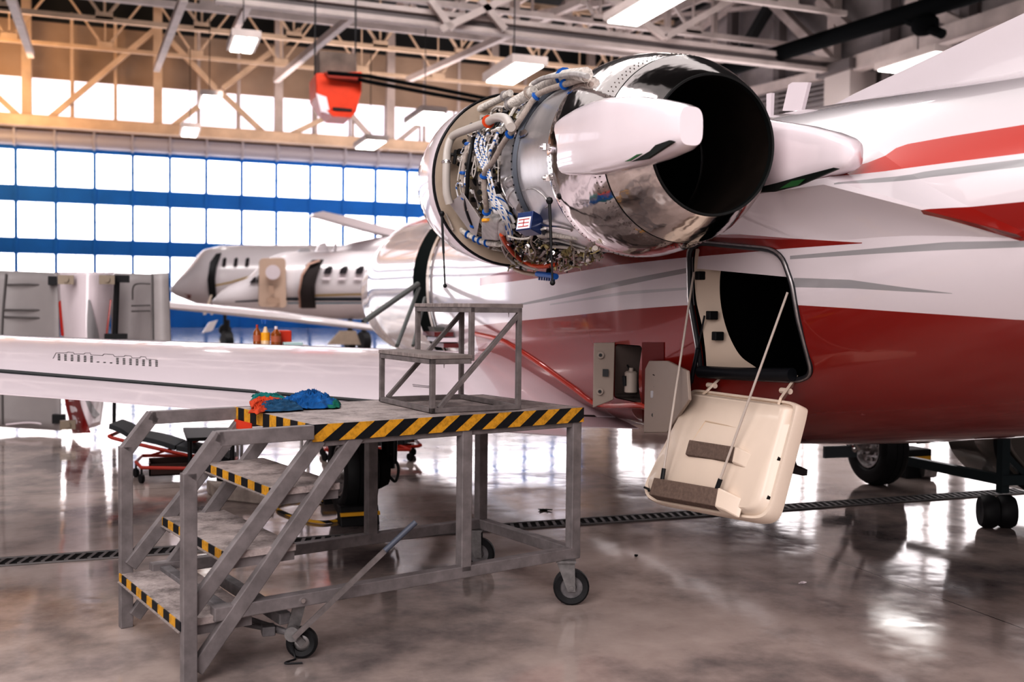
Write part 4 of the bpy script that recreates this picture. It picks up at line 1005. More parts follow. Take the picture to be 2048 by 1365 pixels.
# lower gearbox clutter aft under the duct
for k in range(260):
    x = rnd.uniform(560, 1085); y = rnd.uniform(1090 if x < 800 else 1130, 1262-max(0, (x-850))*.28); rad = rnd.uniform(.43, .485); c = eng(*C1(x, y), rad); s = rnd.uniform(.004, .015)
    m_ = clut[rnd.choice((0,1,3,5,5,5,2))][0]; d = V((rnd.uniform(-.6,.6), rnd.uniform(-1,1), rnd.uniform(-.6,.6)))
    if rnd.random() < .55: m_.tube(smooth_path([c, c+d*.04, c+d*.06+V((0,0,rnd.uniform(-.03,.03)))], 3), s*.4, 6)
    else: m_.disc(c, d, s, s*2, 8)
for (m_, mt), nm in zip(clut, ('small_pipe', 'fitting', 'small_hose', 'dark_fitting', 'cable_bundle', 'gearbox_fitting', 'wrapped_pipe')):
    o = m_.build(nm, mt, engine, 35); o['kind'] = 'stuff'
gbx = MB(); gbx.lathe([(0,.001),(0,.13),(.1,.16),(.5,.16),(.62,.10),(.72,.05),(.72,.001)], EA+ED*ey(4.62)+V((-.03,0,-.27)), ED, 24); gbx.build('gearbox', mat('gearbox_dark', (.07, .06, .045), .5, metal=.4, var=.5, vscale=25, bmp=.6, bscale=50), engine, 35)
# hanging cowl rods
for (x0, y0), (x1, y1), rad, nm in (((890, 428), (890, 572), .52, 'cowl_rod'), ((1107, 402), (1105, 566), .47, 'cowl_rod')):
    p0 = eng(x0, y0, rad)+V((-.02,0,0)); D = (p0-CAM).dot(FW); p1 = atD(x1, y1, D)
    b = MB(); b.tube([p0, p0.lerp(p1, .55)], .0075, 8); b.tube([p0.lerp(p1, .55), p1], .005, 8); b.sphere(p1, .013, 10); b.sphere(p0, .018, 8); b.build(nm, DARKM, jet)
b = MB(); p = eng(890, 425, .5); b.tube(smooth_path([p, p+V((.02,-.02,-.05)), p+V((.04,-.04,-.11))]), .007, 6); b.build('rod_bracket', HOSE, jet)

# ================================================================== WORK STAND
syaw = math.radians(15.59); S0 = V((.6858, 4.2604, 0)); su_ = V((math.cos(syaw), math.sin(syaw), 0)); sv_ = V((-math.sin(syaw), math.cos(syaw), 0))
def S(u, v, z): return S0+su_*u+sv_*v+V((0,0,z))
L_, W_, a_h, b_h, c_h = 1.477, .8966, .4109, .553, .8356
HZA = hazard('hazard_tape_long', (su_.x, su_.y, -1.35), 6.75)
HZB = hazard('hazard_tape_cross', (sv_.x, sv_.y, 0), 6.4)
ws = thing('work_stand', 'grey steel wheeled work platform with three-tread stair and black-yellow hazard tape', 'work platform', S(0, 0, 0))
b = MB(); b.prism([S(0,0,.965), S(L_,0,.965), S(L_,W_,.965), S(0,W_,.965)], (0,0,.035)); b.build('deck', DECK, ws, 0)
def strip_box(p, q, inn, z0, z1, name, mt):
    b = MB(); b.prism([p+V((0,0,z0)), q+V((0,0,z0)), q+inn+V((0,0,z0)), p+inn+V((0,0,z0))], (0,0,z1-z0)); return b.build(name, mt, ws, 0)
strip_box(S(-.003,-.006,0), S(L_+.004,-.006,0), sv_*.006, .930, 1.003, 'hazard_tape', HZA)
strip_box(S(-.006,0,0), S(-.006,W_+.004,0), su_*.006, .943, 1.003, 'hazard_tape', HZB)
strip_box(S(L_,0,0), S(L_,W_,0), su_*.004, .943, 1.002, 'deck_edge', PAINTG)
strip_box(S(0,W_,0), S(L_,W_,0), sv_*.004, .943, 1.002, 'deck_edge', PAINTG)
# red sticker under deck on the far corner
b = MB(); b.prism([S(-.012,.66,.90), S(-.012,.88,.90), S(-.012,.88,.944), S(-.012,.66,.944)], su_*.004); b.build('red_sticker', mat('sticker_red', (.62, .06, .02), .4), ws, 0)
fw = .056
def sbar(p, q, w=fw, h=fw, name='rail', mt=PAINTG, up=None): 
    b = MB(); b.bar(p, q, w, h, up or (0,0,1)); return b.build(name, mt, ws, 0, bevel=.004)
zr = .262
def find_u(px, v, z):
    lo, hi = -1., 2.
    for _ in range(40):
        mid = (lo+hi)/2
        if px_of(S(mid, v, z))[0] < px: lo = mid
        else: hi = mid
    return lo
um = find_u(928, .03, .6); uf = find_u(742, W_-.03, .6)
for u, v in ((L_-.03, .03), (um, .03), (L_-.03, W_-.03), (uf, W_-.03)):
    sbar(S(u, v, zr if u < L_-.1 else zr-.03), S(u, v, .945), name='post', up=sv_)
for v in (.03, W_-.03): sbar(S(-.42, v, zr), S(L_, v, zr), name='bottom_rail', up=(0,0,1))
sbar(S(L_-.03, .05, zr), S(L_-.03, W_-.05, zr), name='cross_rail')
sbar(S(.0, .03, .925), S(L_, .03, .925), .04, .04, 'deck_beam'); sbar(S(.0, W_-.03, .925), S(L_, W_-.03, .925), .04, .04, 'deck_beam')
sbar(S(-.36, .03, zr-.01), S(-.36, W_-.03, zr-.01), .05, .05, 'cross_rail', PAINTD)
sbar(S(-.1, .05, zr-.08), S(-.1, W_-.05, zr-.08), .05, .05, 'axle_beam', PAINTD)
for v in (0.0, W_):
    hw = .06
    b = MB(); b.bar(S(-.003, v, .972), S(-a_h, v, .972), .045, .06); b.bar(S(-a_h+.012, v, .985), S(-b_h+.03, v, c_h-.01), .045, .06); b.bar(S(-b_h+.028, v, c_h+.01), S(-b_h+.028, v, .0), .045, .056, up=su_)
    # mitred filler pieces
    b.prism([S(-a_h+.02, v-.0225, 1.002), S(-a_h-.004, v-.0225, 1.0), S(-a_h-.02, v-.0225, .965), S(-a_h+.03, v-.0225, .942)], sv_*.045)
    b.build('handrail', PAINTG, ws, 0, bevel=.003)
    sbar(S(.035, v+(.02 if v == 0 else -.02), .94), S(-b_h+.04, v+(.02 if v == 0 else -.02), .29), .04, .062, 'stringer')
    sbar(S(.215, v+(.02 if v == 0 else -.02), .94), S(-b_h+.06, v+(.02 if v == 0 else -.02), .05), .04, .062, 'stringer')
for z, u0 in ((.2562, -.553), (.5021, -.3665), (.7417, -.165)):
    b = MB(); b.prism([S(u0,.02,z-.028), S(u0+.30,.02,z-.028), S(u0+.30,W_-.02,z-.028), S(u0,W_-.02,z-.028)], (0,0,.028)); t = b.build('tread', DECK, ws, 0)
    b = MB(); b.prism([S(u0-.004,.005,z-.036), S(u0-.004,W_-.005,z-.036), S(u0-.004,W_-.005,z+.001), S(u0-.004,.005,z+.001)], su_*.005); b.build('hazard_tape', HZB, t, 0)
    b = MB(); b.prism([S(u0-.012,.005,z-.042), S(u0-.012,W_-.005,z-.042), S(u0-.002,W_-.005,z-.038), S(u0-.002,.005,z-.038)], (0,0,.003)); b.build('nosing', WOOD, t, 0)
    for v in (.05, W_-.05): b = MB(); b.bar(S(u0+.02, v, z-.05), S(u0+.30, v, z-.05), .03, .04); b.build('tread_bearer', PAINTG, t, 0)
# casters
def caster(u, v, R, ax, parent_name='caster'):
    top = zr-.03
    c = S(u, v, 0); ax = V(ax).normalized(); tr = ax.cross(V((0,0,1))).normalized(); wc = V((c.x, c.y, R))+tr*.03
    pl = MB(); pl.bar(c+V((0,0,top-.004))-tr*.05, c+V((0,0,top-.004))+tr*.05, .10, .012)
    cst = pl.build('caster', CSM, ws, 0)
    t = MB().lathe([(-.02,R*.62),(-.024,R*.9),(-.018,R*.99),(0,R),(.018,R*.99),(.024,R*.9),(.02,R*.62)], wc, ax, 28).build('tyre', BLACK, cst)
    MB().lathe([(-.018,.001),(-.018,R*.25),(-.008,R*.3),(-.008,R*.64),(.008,R*.64),(.008,R*.3),(.018,R*.25),(.018,.001)], wc, ax, 24).build('wheel_hub', PAINTD, cst, 30)
    f = MB()
    for s in (-1, 1):
        o = ax*(s*.032); f.prism([c+o+V((0,0,top-.01))-tr*.045, c+o+V((0,0,top-.01))+tr*.045, wc+o+tr*.02-V((0,0,.018)), wc+o-tr*.02-V((0,0,.018))], ax*.004*s)
    f.disc(wc, ax, .012, .08, 10); f.build('fork', CSM, cst, 0)
    return cst
caster(L_-.075, .03, .092, (.35, .93, 0)); caster(L_-.075, W_-.03, .092, (.45, .9, 0))
# swing-down caster with lever under the stair side
lc = onZ(604, 1284, .07)
u0 = (lc-S0).dot(su_); v0 = (lc-S0).dot(sv_)
ax = V((.30, .95, 0)).normalized()
MBt = MB().lathe([(-.018,.035),(-.022,.055),(-.015,.066),(0,.068),(.015,.066),(.022,.055),(.018,.035)], (lc.x, lc.y, .068), ax, 28).build('lift_wheel', BLACK, ws)
MB().lathe([(-.014,.001),(-.014,.015),(-.006,.037),(.006,.037),(.014,.015),(.014,.001)], (lc.x, lc.y, .068), ax, 20).build('wheel_hub', STEEL, MBt, 30)
pv = onY(585, 1268, lc.y-.03); b = MB(); b.bar(S(u0-.02, .03, zr-.02), V((pv.x, lc.y-.0, pv.z-.01)), .05, .012, up=(0,1,0)); b.disc(pv, ax, .032, .03, 18); b.bar(pv, V((lc.x, lc.y-.03, .068)), .03, .012, up=(0,1,0)); b.build('lift_bracket', CSM, ws, 30)
le = onY(828, 1042, pv.y-.02+.02); b = MB(); b.bar(pv+V((0,-.03,-.01)), pv.lerp(le, .76)+V((0,-.03,0)), .022, .012, up=(0,1,0)); lev = b.build('lift_lever', STOOLM, ws, 0)
b = MB(); b.tube([pv.lerp(le, .74)+V((0,-.03,0)), le+V((0,-.03,0))], .013, 12); b.build('lever_grip', mat('grip_slate', (.09, .10, .13), .5), lev)
b = MB(); b.tube([pv, S(-.25, .45, .15), S(-.45, W_-.05, .16)], .013, 8); b.tube([V((lc.x-.02,lc.y,.1)), S(-.3, .3, .15)], .01, 8); b.build('axle_rod', PAINTD, ws)
b = MB(); c = onY(540, 1260, lc.y+.05); b.box((c.x-.035, c.y-.03, c.z-.02), (c.x+.02, c.y+.03, c.z+.02)); b.build('latch_block', PAINTD, ws, 0, bevel=.004)
b = MB(); c = V((lc.x-.04, lc.y-.01, .06)); b.tube(smooth_path([c, c+V((.005,0,-.03)), c+V((.01,-.01,-.055))]), .004, 6); b.tube(smooth_path([c+V((.01,-.01,-.055)), c+V((-.04,-.05,-.054)), c+V((.03,-.07,-.054))]), .004, 6); b.build('tie_strap', BLACK, ws)
c = S(u0-.02, .0, zr); b = MB(); b.disc(c, sv_, .01, .02, 8); b.build('pivot_bolt', CHROME, ws)

# ---- step stool on the platform
stw = math.radians(-6.7625); cs, sn = math.cos(stw), math.sin(stw)
def T(u, v, z): return S(.6672+u*cs-v*sn, .1446+u*sn+v*cs, 1.003+z)
sl_, sw_, h1, sm, h2 = .4902, .6623, .2743, .2138, .5213
stl = thing('step_stool', 'small grey steel two-step stool with board treads standing on the work platform', 'step stool', T(0, 0, 0))
def tb_(p, q, w=.024, name='frame_bar', mt=STOOLM, up=(0,0,1)): MB().bar(p, q, w, w, up).build(name, mt, stl, 0, bevel=.002)
e = .012; su2 = (T(1,0,0)-T(0,0,0)).normalized(); sv2 = (T(0,1,0)-T(0,0,0)).normalized()
for v in (e, sw_-e):
    tb_(T(e, v, 0), T(e, v, h1-.02), name='leg', up=sv2); tb_(T(sl_-e, v, 0), T(sl_-e, v, h2-.02), name='leg', up=sv2); tb_(T(sm+.003, v, h1-.03), T(sm+.003, v, h2-.02), name='riser_post', up=sv2)
    tb_(T(0, v, e), T(sl_, v, e)); tb_(T(0, v, h1-.032), T(sm, v, h1-.032)); tb_(T(sm-.01, v, h2-.032), T(sl_, v, h2-.032))
    tb_(T(.045, v+.0, .02), T(sl_-.012, v, h2-.05), .022, 'diagonal_brace', up=sv2)
for u, z in ((e, e), (sl_-e, e), (e, h1-.032), (sm+.003, h2-.032), (sl_-e, h2-.032)): tb_(T(u, 0, z), T(u, sw_, z))
for u0_, u1_, z, in ((0, sm+.0, h1), (sm-.01, sl_, h2)):
    b = MB(); b.prism([T(u0_-.003, -.003, z-.019), T(u1_+.003, -.003, z-.019), T(u1_+.003, sw_+.003, z-.019), T(u0_-.003, sw_+.003, z-.019)], (0,0,.019)); b.build('tread_board', WOOD, stl, 0, bevel=.002)
for u, v, z in ((.09, .05, h1-.045), (sl_-.06, .03, h2-.045)): b = MB(); b.tube([T(u, v, z), T(u, v, z-.02)], [.003, .001], 6); b.build('screw_tip', STEEL, stl)

# ---- rags on the platform
def rag(pts, mt, hgt, seed, label, fold=1.0, base=1.003):
    c = [onZ(x, y, base) for x, y in pts]; cen = sum(c, V())/len(c); bm_ = MB()
    def fn_(i, j):
        k = j*len(c); i0 = int(k)%len(c); t = k-int(k); edge = c[i0].lerp(c[(i0+1)%len(c)], t)
        wob = 1+.22*noise.noise(V((j*9+seed, seed, 0)))
        p = cen.lerp(edge, (i**.8)*wob); q = V((p.x*11+seed, p.y*26, seed))
        ridge = 1-abs(noise.noise(q)*2.6); ridge2 = 1-abs(noise.noise(q*2.1)*2.4)
        h = max(0, ridge)*.70+max(0, ridge2)*.30+(1-i)**1.6*.35
        return V((p.x, p.y, base+.003+hgt*h*(1-i**5*.9)))
    bm_.grid(fn_, 34, 110); o = bm_.build('cleaning_rag', mt, None, 50, solid=.0025); tag(o, label, 'rag'); o['group'] = 'rags on the work platform'; return o
rag([(578, 806), (600, 797), (630, 793), (655, 799), (668, 808), (680, 814), (650, 819), (612, 822), (585, 818), (560, 813)], BLUEC, .055, 2.3, 'bright blue crumpled rag on top of the heap on the platform')
rag([(498, 806), (520, 800), (560, 800), (575, 808), (550, 820), (515, 830), (497, 829), (503, 818)], ORNC, .03, 5.1, 'orange rag at the edge of the platform next to blue rags')
rag([(505, 796), (545, 795), (570, 800), (575, 806), (530, 806), (503, 804)], TEAL, .03, 8.7, 'dark teal rag behind the orange one on the platform')
rag([(515, 814), (560, 806), (600, 812), (605, 822), (560, 825), (520, 826)], NAVYC, .032, 11.7, 'slate blue flattened rag lying between the orange and blue rags')
rag([(640, 806), (668, 806), (682, 812), (678, 817), (655, 819), (640, 815)], mat('green_cloth', (.01, .14, .10), .9), .03, 14.2, 'green rag sticking out right of the bright blue rag')

# ================================================================== THINGS ON THE FLOOR
# wheel chocks with rope
HZC = mat('chock_yellow', (.75, .42, .04), .5)
def chock(px, py, w, h, d, label):
    c = onZ(px, py, 0)+V((0,-.05,0)); t = thing('wheel_chock', label, 'wheel chock', c)
    MB().prism([c+V((-w/2,0,0)), c+V((w/2,0,0)), c+V((w/2,d*.25,h)), c+V((-w/2,d*.25,h))], (0,d*.6,0)).build('rubber_block', BLACK, t, 0, bevel=.008)
    MB().prism([c+V((-w/2-.002,-.004,h*.55)), c+V((w/2+.002,-.004,h*.55)), c+V((w/2+.002,.01,h*.72)), c+V((-w/2-.002,.01,h*.72))], (0,.02,0)).build('yellow_band', HZC, t, 0)
    return t
chock(718, 1050, .27, .13, .2, 'black wheel chock with yellow band in front of the left main wheel')
chock(660, 1007, .11, .10, .2, 'small black chock with yellow band left of the left main wheel')
b = MB(); rp = [onZ(x, y, .012) for x, y in ((675, 1042), (640, 1045), (600, 1038), (572, 1028), (555, 1018), (560, 1008), (590, 1002), (630, 1002), (655, 1006))]; b.tube(smooth_path(rp, 8), .011, 8)
ROPE = bstripe('rope_black_yellow', (.02, .02, .02), (.7, .42, .05), 16.)
tag(b.build('chock_rope', ROPE), 'black and yellow rope looping between the two chocks', 'rope')
# concrete/wood block
bk0 = onZ(432, 1000, 0); bk1 = onZ(548, 1012, 0)
b = MB(); b.prism([bk0, bk1, bk1+V((-.05,.35,0)), bk0+V((-.05,.35,0))], (0,0,.10)); tag(b.build('concrete_block', CONC, smooth=0, bevel=.01), 'low concrete block on the floor behind the stair treads', 'block')
# creepers
def creeper(t, hp_, ft_, wide, box=None):
    """tilted pad on a red rail between head and foot points"""
    d = (ft_-hp_).normalized(); sd_ = V((-d.y, d.x, 0)).normalized()*wide/2
    fr = MB()
    for k in (-1, 1): fr.tube(smooth_path([hp_+sd_*k*.95+V((0,0,-.05)), hp_.lerp(ft_, .12)+sd_*k*.95+V((0,0,-.06)), ft_+sd_*k*.95+V((0,0,-.05))], 3), .016, 8)
    fr.tube([hp_-sd_*.95+V((0,0,-.05)), hp_+sd_*.95+V((0,0,-.05))], .016, 8); fr.tube([ft_-sd_*.95+V((0,0,-.05)), ft_+sd_*.95+V((0,0,-.05))], .016, 8); fr.build('frame', CREEP, t)
    for k0, k1, up in ((0, .18, .05), (.19, .55, 0), (.56, 1, 0)):
        rr = []
        for k in range(7):
            f = k0+(k1-k0)*k/6; q = hp_.lerp(ft_, f)+V((0,0,up*(1-k/6)+.012*math.sin(PI*k/6)-.035)); rr.append([q-sd_, q-sd_*.92+V((0,0,.04)), q+sd_*.92+V((0,0,.04)), q+sd_])
        pd = MB(); pd.loft(rr); pd.build('pad', VINYL, t, 40)
def caster_at(t, x, y, z):
    b = MB(); b.disc((x, y, .038), (.9,.4,0), .038, .026, 16); b.tube([V((x, y, .04)), V((x, y, z))], .009, 6); b.build('caster', BLACK, t)
tt = thing('mechanic_creeper', 'red framed creeper with tilted black pad over a wheeled tray, left behind the stair', 'creeper', onZ(300, 955, 0))
creeper(tt, atD(232, 856, 8.9), atD(465, 912, 9.0), .42)
f = [onZ(x, y, .13) for x, y in ((272, 925), (283, 936), (440, 938), (470, 925), (455, 912), (285, 912))]
b = MB(); b.tube(f+[f[0]], .015, 8); b.tube([atD(300, 912, 9.05), atD(400, 880, 9.1)], .012, 6); b.tube([f[3], atD(465, 912, 9.0)], .012, 6); b.build('base_frame', CREEP, tt)
for q in (f[0], f[1], f[3], f[2]): caster_at(tt, q.x, q.y, .13)
c = f[1]; b = MB(); x0, x1, y0, y1 = c.x+.06, c.x+.42, c.y+.02, c.y+.28
for lo, hi in (((x0, y0, .05), (x1, y1, .06)), ((x0, y0, .05), (x0+.012, y1, .16)), ((x1-.012, y0, .05), (x1, y1, .16)), ((x0, y0, .05), (x1, y0+.012, .15)), ((x0, y1-.012, .05), (x1, y1, .17))): b.box(lo, hi)
b.build('tray', mat('tray_dark', (.06, .03, .025), .5), tt, 0)
t2 = thing('mechanic_creeper', 'red framed creeper with black pad behind the left main wheel', 'creeper', onZ(750, 920, 0))
creeper(t2, atD(836, 876, 10.2), atD(655, 886, 10.0), .42)
f = [onZ(x, y, .11) for x, y in ((826, 890), (820, 900), (650, 900), (645, 890))]
b = MB(); b.tube(f+[f[0]], .016, 8); b.tube([f[1], atD(770, 880, 10.1)], .014, 6); b.build('base_frame', CREEP, t2)
for q in f: caster_at(t2, q.x, q.y, .11)
# dark platform/dolly in the bright patch behind
b = MB(); p = [onZ(a_, b_, .35) for a_, b_ in ((366, 862), (470, 862), (470, 880), (374, 884))]; b.prism(p, (0,0,.03)); d_o = thing('floor_dolly', 'dark flat dolly under the wing behind the stair', 'dolly', onZ(420, 900, 0)); b.build('board', DARKM, d_o, 0)
for a_ in (380, 465): b = MB(); q = onZ(a_, 880, .35); b.tube([q, V((q.x, q.y, .02))], .02, 8); b.build('leg', DARKM, d_o)
# things under the belly on the right
ch = onZ(1833, 962, 0)+V((.12,.05,0)); t = thing('wheel_chock', 'black block with yellow band and steel hex weight right of the right wheel', 'wheel chock', ch)
MB().box((ch.x-.14, ch.y+.05, 0.0), (ch.x+.14, ch.y+.3, .26)).build('rubber_block', BLACK, t, 0, bevel=.01)
MB().box((ch.x-.12, ch.y+.035, .17), (ch.x+.12, ch.y+.06, .20)).build('yellow_band', HZC, t, 0)
b = MB(); b.tube([ch+V((-.03,-.02,.09)), ch+V((.07,-.06,.09))], .075, 6); b.build('hex_weight', STEEL, t, 0)
b = MB(); p0 = onZ(1580, 905, 0); b.box((p0.x-.2, p0.y+3, 0), (p0.x+.5, p0.y+3.3, .35)); tag(b.build('brick_pile', mat('brick_pink', (.45, .27, .22), .8, var=.2, vscale=4), smooth=0), 'pinkish block seen under the belly behind the hanging door', 'block')

# cart with a stored cowl at far right
q = onZ(1995, 1062, 0); ct = thing('cowl_cart', 'dark steel cart on twin black casters at the right edge', 'cart', q)
XA = q.x
for px in (1998, 2034):
    c = onZ(px, 1062, 0)+V((0,.0,0)); b = MB(); b.lathe([(-.04,.001),(-.05,.06),(-.055,.10),(-.03,.115),(.03,.115),(.055,.10),(.05,.06),(.04,.001)], (c.x, c.y+.1, .115), (.85,-.5,0), 28); b.build('caster', BLACK, ct)
pA = onY(2005, 980, q.y+.1); 
MB().bar(V((pA.x, pA.y, .24)), V((pA.x, pA.y, .85)), .07, .05, up=(0,1,0)).build('upright', mat('cart_teal_black', (.02, .035, .04), .4), ct, 0)
MB().bar(V((pA.x-.03, pA.y, .33)), V((pA.x+1.3, pA.y-.25, .33)), .06, .07).build('base_rail', mat('cart_teal_black', (.02, .035, .04), .4), ct, 0)
MB().bar(V((pA.x, pA.y, .33)), V((pA.x, pA.y+.9, .33)), .06, .07).build('base_rail', mat('cart_teal_black', (.02, .035, .04), .4), ct, 0)
MB().bar(V((pA.x+.02, pA.y, .50)), V((pA.x+.2, pA.y-.02, .34)), .04, .04).build('corner_brace', mat('cart_teal_black', (.02, .035, .04), .4), ct, 0)
b = MB(); yb_ = q.y+.22
prof = [(1990, 852), (1988, 880), (1994, 915), (2012, 945), (2040, 970), (2075, 990), (2120, 1000)]
P = smooth_path([onY(x, y, yb_) for x, y in prof], 5); top = [V((max(p.x, P[0].x)+.0, p.y, P[0].z+.02)) for p in P]
b.loft([P, [p+V((.05,.5,.02)) for p in P]], closed=False, cap=False); b.add(P+[V((P[-1].x, yb_, P[0].z))], [tuple(range(len(P)+1))])
ck = b.build('stored_cowl', mat('olive_grey_cowl', (.12, .105, .09), .3, coat=.6), None, 60, solid=.012); tag(ck, 'olive grey engine cowl with black edge lying on the cart at the right edge', 'engine cowl')
b = MB(); b.tube([p+V((0,-.02,0)) for p in P], .022, 10); b.build('edge_seal', BLACK, ck)
b = MB(); PP = smooth_path([onY(x, y, yb_-.02) for x, y in ((2020, 865), (2018, 885), (2026, 905), (2050, 935))], 5); b.tube(PP, .014, 8); b.build('pressed_rib', mat('cowl_rib', (.2, .18, .16), .3, coat=.6), ck)

# ================================================================== STORED COWL PANELS (left)
def patch(quad, D, bul, nm, mt, nu=16, nv=16, parent=None, th=.02, smooth=60, lean=0.):
    A_, B_, C_, D_ = quad   # TL, TR, BR, BL px
    def f(u, v):
        x = (A_[0]*(1-u)+B_[0]*u)*(1-v)+(D_[0]*(1-u)+C_[0]*u)*v; y = (A_[1]*(1-u)+B_[1]*u)*(1-v)+(D_[1]*(1-u)+C_[1]*u)*v
        return atD(x, y, D-bul*math.sin(PI*u)+lean*v)
    b = MB(); b.grid(f, nu, nv); return b.build(nm, mt, parent, smooth, solid=th)
DC = 11.6
PG2 = mat('cowl_inner_grey', (.36, .335, .335), .45, var=.06, vscale=2)
c0_ = onZ(60, 868, 0); cw = thing('engine_cowl', 'grey inner side of a tall cowl panel with pressed frame, leftmost', 'cowl panel', c0_, 'removed cowl panels behind the wing')
patch([(-40, 540), (116, 546), (122, 862), (-40, 852)], DC, -.15, 'inner_skin', PG2, parent=cw)
for pts in (((14, 570), (70, 570), (86, 580), (88, 665)), ((8, 634), (90, 637)), ((8, 620), (88, 621)), ((12, 548), (4, 662), (5, 850)), ((12, 850), (60, 846), (105, 852))):
    b = MB(); b.tube(smooth_path([atD(x, y, DC+.10) for x, y in pts], 4), .012, 6); b.build('pressed_rib', mat('cowl_rib_dark', (.15, .14, .14), .5) if pts[0] != (12, 850) else WHITE, cw)
for x, y in ((104, 556), (112, 832)):
    b = MB(); c = atD(x+6, y+6, DC-.02); b.box((c.x-.07, c.y-.05, c.z-.05), (c.x+.07, c.y+.05, c.z+.05)); b.build('hinge_block', DARKM, cw, 0)
cw2 = thing('engine_cowl', 'glossy white curved cowl panel with grey swoosh and red band, standing between two grey ones', 'cowl panel', onZ(165, 868, 0), 'removed cowl panels behind the wing')
b = MB(); rows = []
LE_ = [(115, 545), (118, 600), (126, 680), (134, 780), (146, 868)]; RE_ = [(228, 545), (224, 600), (214, 680), (208, 780), (200, 850)]
n_ = 26; LEs = smooth_path([V((x, y, 0)) for x, y in LE_], 8); REs = smooth_path([V((x, y, 0)) for x, y in RE_], 8)
mm_ = min(len(LEs), len(REs))
for k in range(mm_):
    l, r = LEs[k], REs[k]; rows.append([atD(l.x+(r.x-l.x)*u/16, l.y+(r.y-l.y)*u/16, DC-.15-.30*math.sin(PI*u/16)) for u in range(17)])
b.loft(rows, closed=False, cap=False); b.build('outer_skin', WHITE, cw2, 60, solid=.02)
def band_on(pL, pR, mt, nm, off=.03):
    L1 = smooth_path([V((x, y, 0)) for x, y in pL], 6); R1 = smooth_path([V((x, y, 0)) for x, y in pR], 6); rows = []
    for l, r in zip(L1, R1):
        row = []
        for u in range(5):
            x = l.x+(r.x-l.x)*u/4; y = l.y+(r.y-l.y)*u/4
            # position inside panel
            kk = min(range(mm_), key=lambda i: abs(LEs[i].y-y)); uu = max(0, min(1, (x-LEs[kk].x)/(REs[kk].x-LEs[kk].x)))
            row.append(atD(x, y, DC-.15-.30*math.sin(PI*uu)-off))
        rows.append(row)
    b = MB(); b.loft(rows, closed=False, cap=False); return b.build(nm, mt, cw2, 60)
band_on([(176, 600), (174, 640), (175, 680), (178, 730)], [(180, 600), (190, 640), (199, 680), (202, 730)], GREYP, 'grey_swoosh')
band_on([(127, 785), (133, 820), (146, 868)], [(156, 785), (164, 820), (182, 866)], mat('panel_red', (.22, .02, .02), .3, coat=.6), 'red_band')
band_on([(168, 795), (180, 825), (190, 838)], [(176, 795), (190, 818), (200, 830)], GREYP, 'grey_swoosh')
b = MB(); b.prism([atD(x, y, DC-.2) for x, y in ((117, 605), (122, 600), (130, 672), (122, 672))], (0,.02,0)); b.build('red_edge', RED, cw2, 0)
b = MB(); b.prism([atD(x, y, DC-.2) for x, y in ((219, 600), (223, 600), (214, 672), (205, 672))], (0,.02,0)); b.build('red_edge', RED, cw2, 0)
for x, y in ((120, 552), (202, 552), (124, 842)):
    b = MB(); c = atD(x+12, y+8, DC-.5); b.box((c.x-.08, c.y-.04, c.z-.05), (c.x+.08, c.y+.02, c.z+.05)); b.disc(c+V((0,-.05,0)), (0,1,0), .03, .03, 12); b.build('hinge_fitting', mat('hinge_tan', (.30, .25, .20), .4, metal=.5), cw2, 30)
cw3 = thing('engine_cowl', 'grey inner side of a cowl panel with white outer edge, right of the glossy one', 'cowl panel', onZ(280, 868, 0), 'removed cowl panels behind the wing')
patch([(222, 546), (308, 549), (306, 800), (224, 792)], DC+.1, -.1, 'inner_skin', PG2, parent=cw3)
patch([(304, 548), (336, 546), (346, 806), (302, 800)], DC+.05, .06, 'outer_edge', PLATEG, parent=cw3)
for pts in (((265, 600), (266, 576), (275, 568), (300, 568)), ((263, 612), (300, 611)), ((263, 623), (300, 622)), ((304, 550), (306, 680))):
    b = MB(); b.tube(smooth_path([atD(x, y, DC) for x, y in pts], 4), .010, 6); b.build('pressed_rib', mat('cowl_rib_dark', (.15, .14, .14), .5), cw3)
b = MB(); b.tube([atD(234, 560, DC-.35), atD(230, 672, DC-.35)], .03, 10); b.box(*(lambda c: ((c.x-.12, c.y-.03, c.z-.04), (c.x+.12, c.y+.03, c.z+.04)))(atD(236, 558, DC-.35))); b.box(*(lambda c: ((c.x-.12, c.y-.03, c.z-.03), (c.x+.12, c.y+.03, c.z+.03)))(atD(232, 673, DC-.35))); b.tube([atD(230, 672, DC-.35), atD(228, 860, DC-.35)], .02, 8); b.build('prop_rod', DARKM, cw3, 30)
for px in (20, 330):
    pass

# ================================================================== BACKGROUND JETS
def jet2(name_lab, D, nose, tail, ztopf, zbotf, stripes, wins, doorpx, extra=None):
    """side-on jet built between two pixel columns at depth D, axis parallel with the hangar back wall"""
    P0 = atD(nose[0], nose[1], D); Yp = P0.y; j = thing('business_jet', name_lab, 'airplane', (P0.x+3, Yp, 0)); rr = []
    return j, Yp
def jet_body(j, Yp, prof, mt, name='fuselage', wid=1.1):
    """prof: (px, ytop, ybot) silhouettes on plane Y"""
    rr = []; P = np.array(prof, float); xs = np.linspace(P[0,0], P[-1,0], 50); wmax = 0
    hh = [(onY(x, np.interp(x, P[:,0], P[:,1]), Yp), onY(x, np.interp(x, P[:,0], P[:,2]), Yp)) for x in xs]; H = max(a.z-b.z for a, b in hh)
    for a, b in hh:
        zc = (a.z+b.z)/2; r = (a.z-b.z)/2; w = r*wid
        rr.append([V((a.x, Yp+w*math.cos(t*2*PI/32), zc+r*math.sin(t*2*PI/32))) for t in range(32)])
    bb_ = MB(); bb_.loft(rr); o = bb_.build(name, mt, j, 60); return o, BVHTree.FromPolygons([V(v) for v in bb_.v], bb_.f)
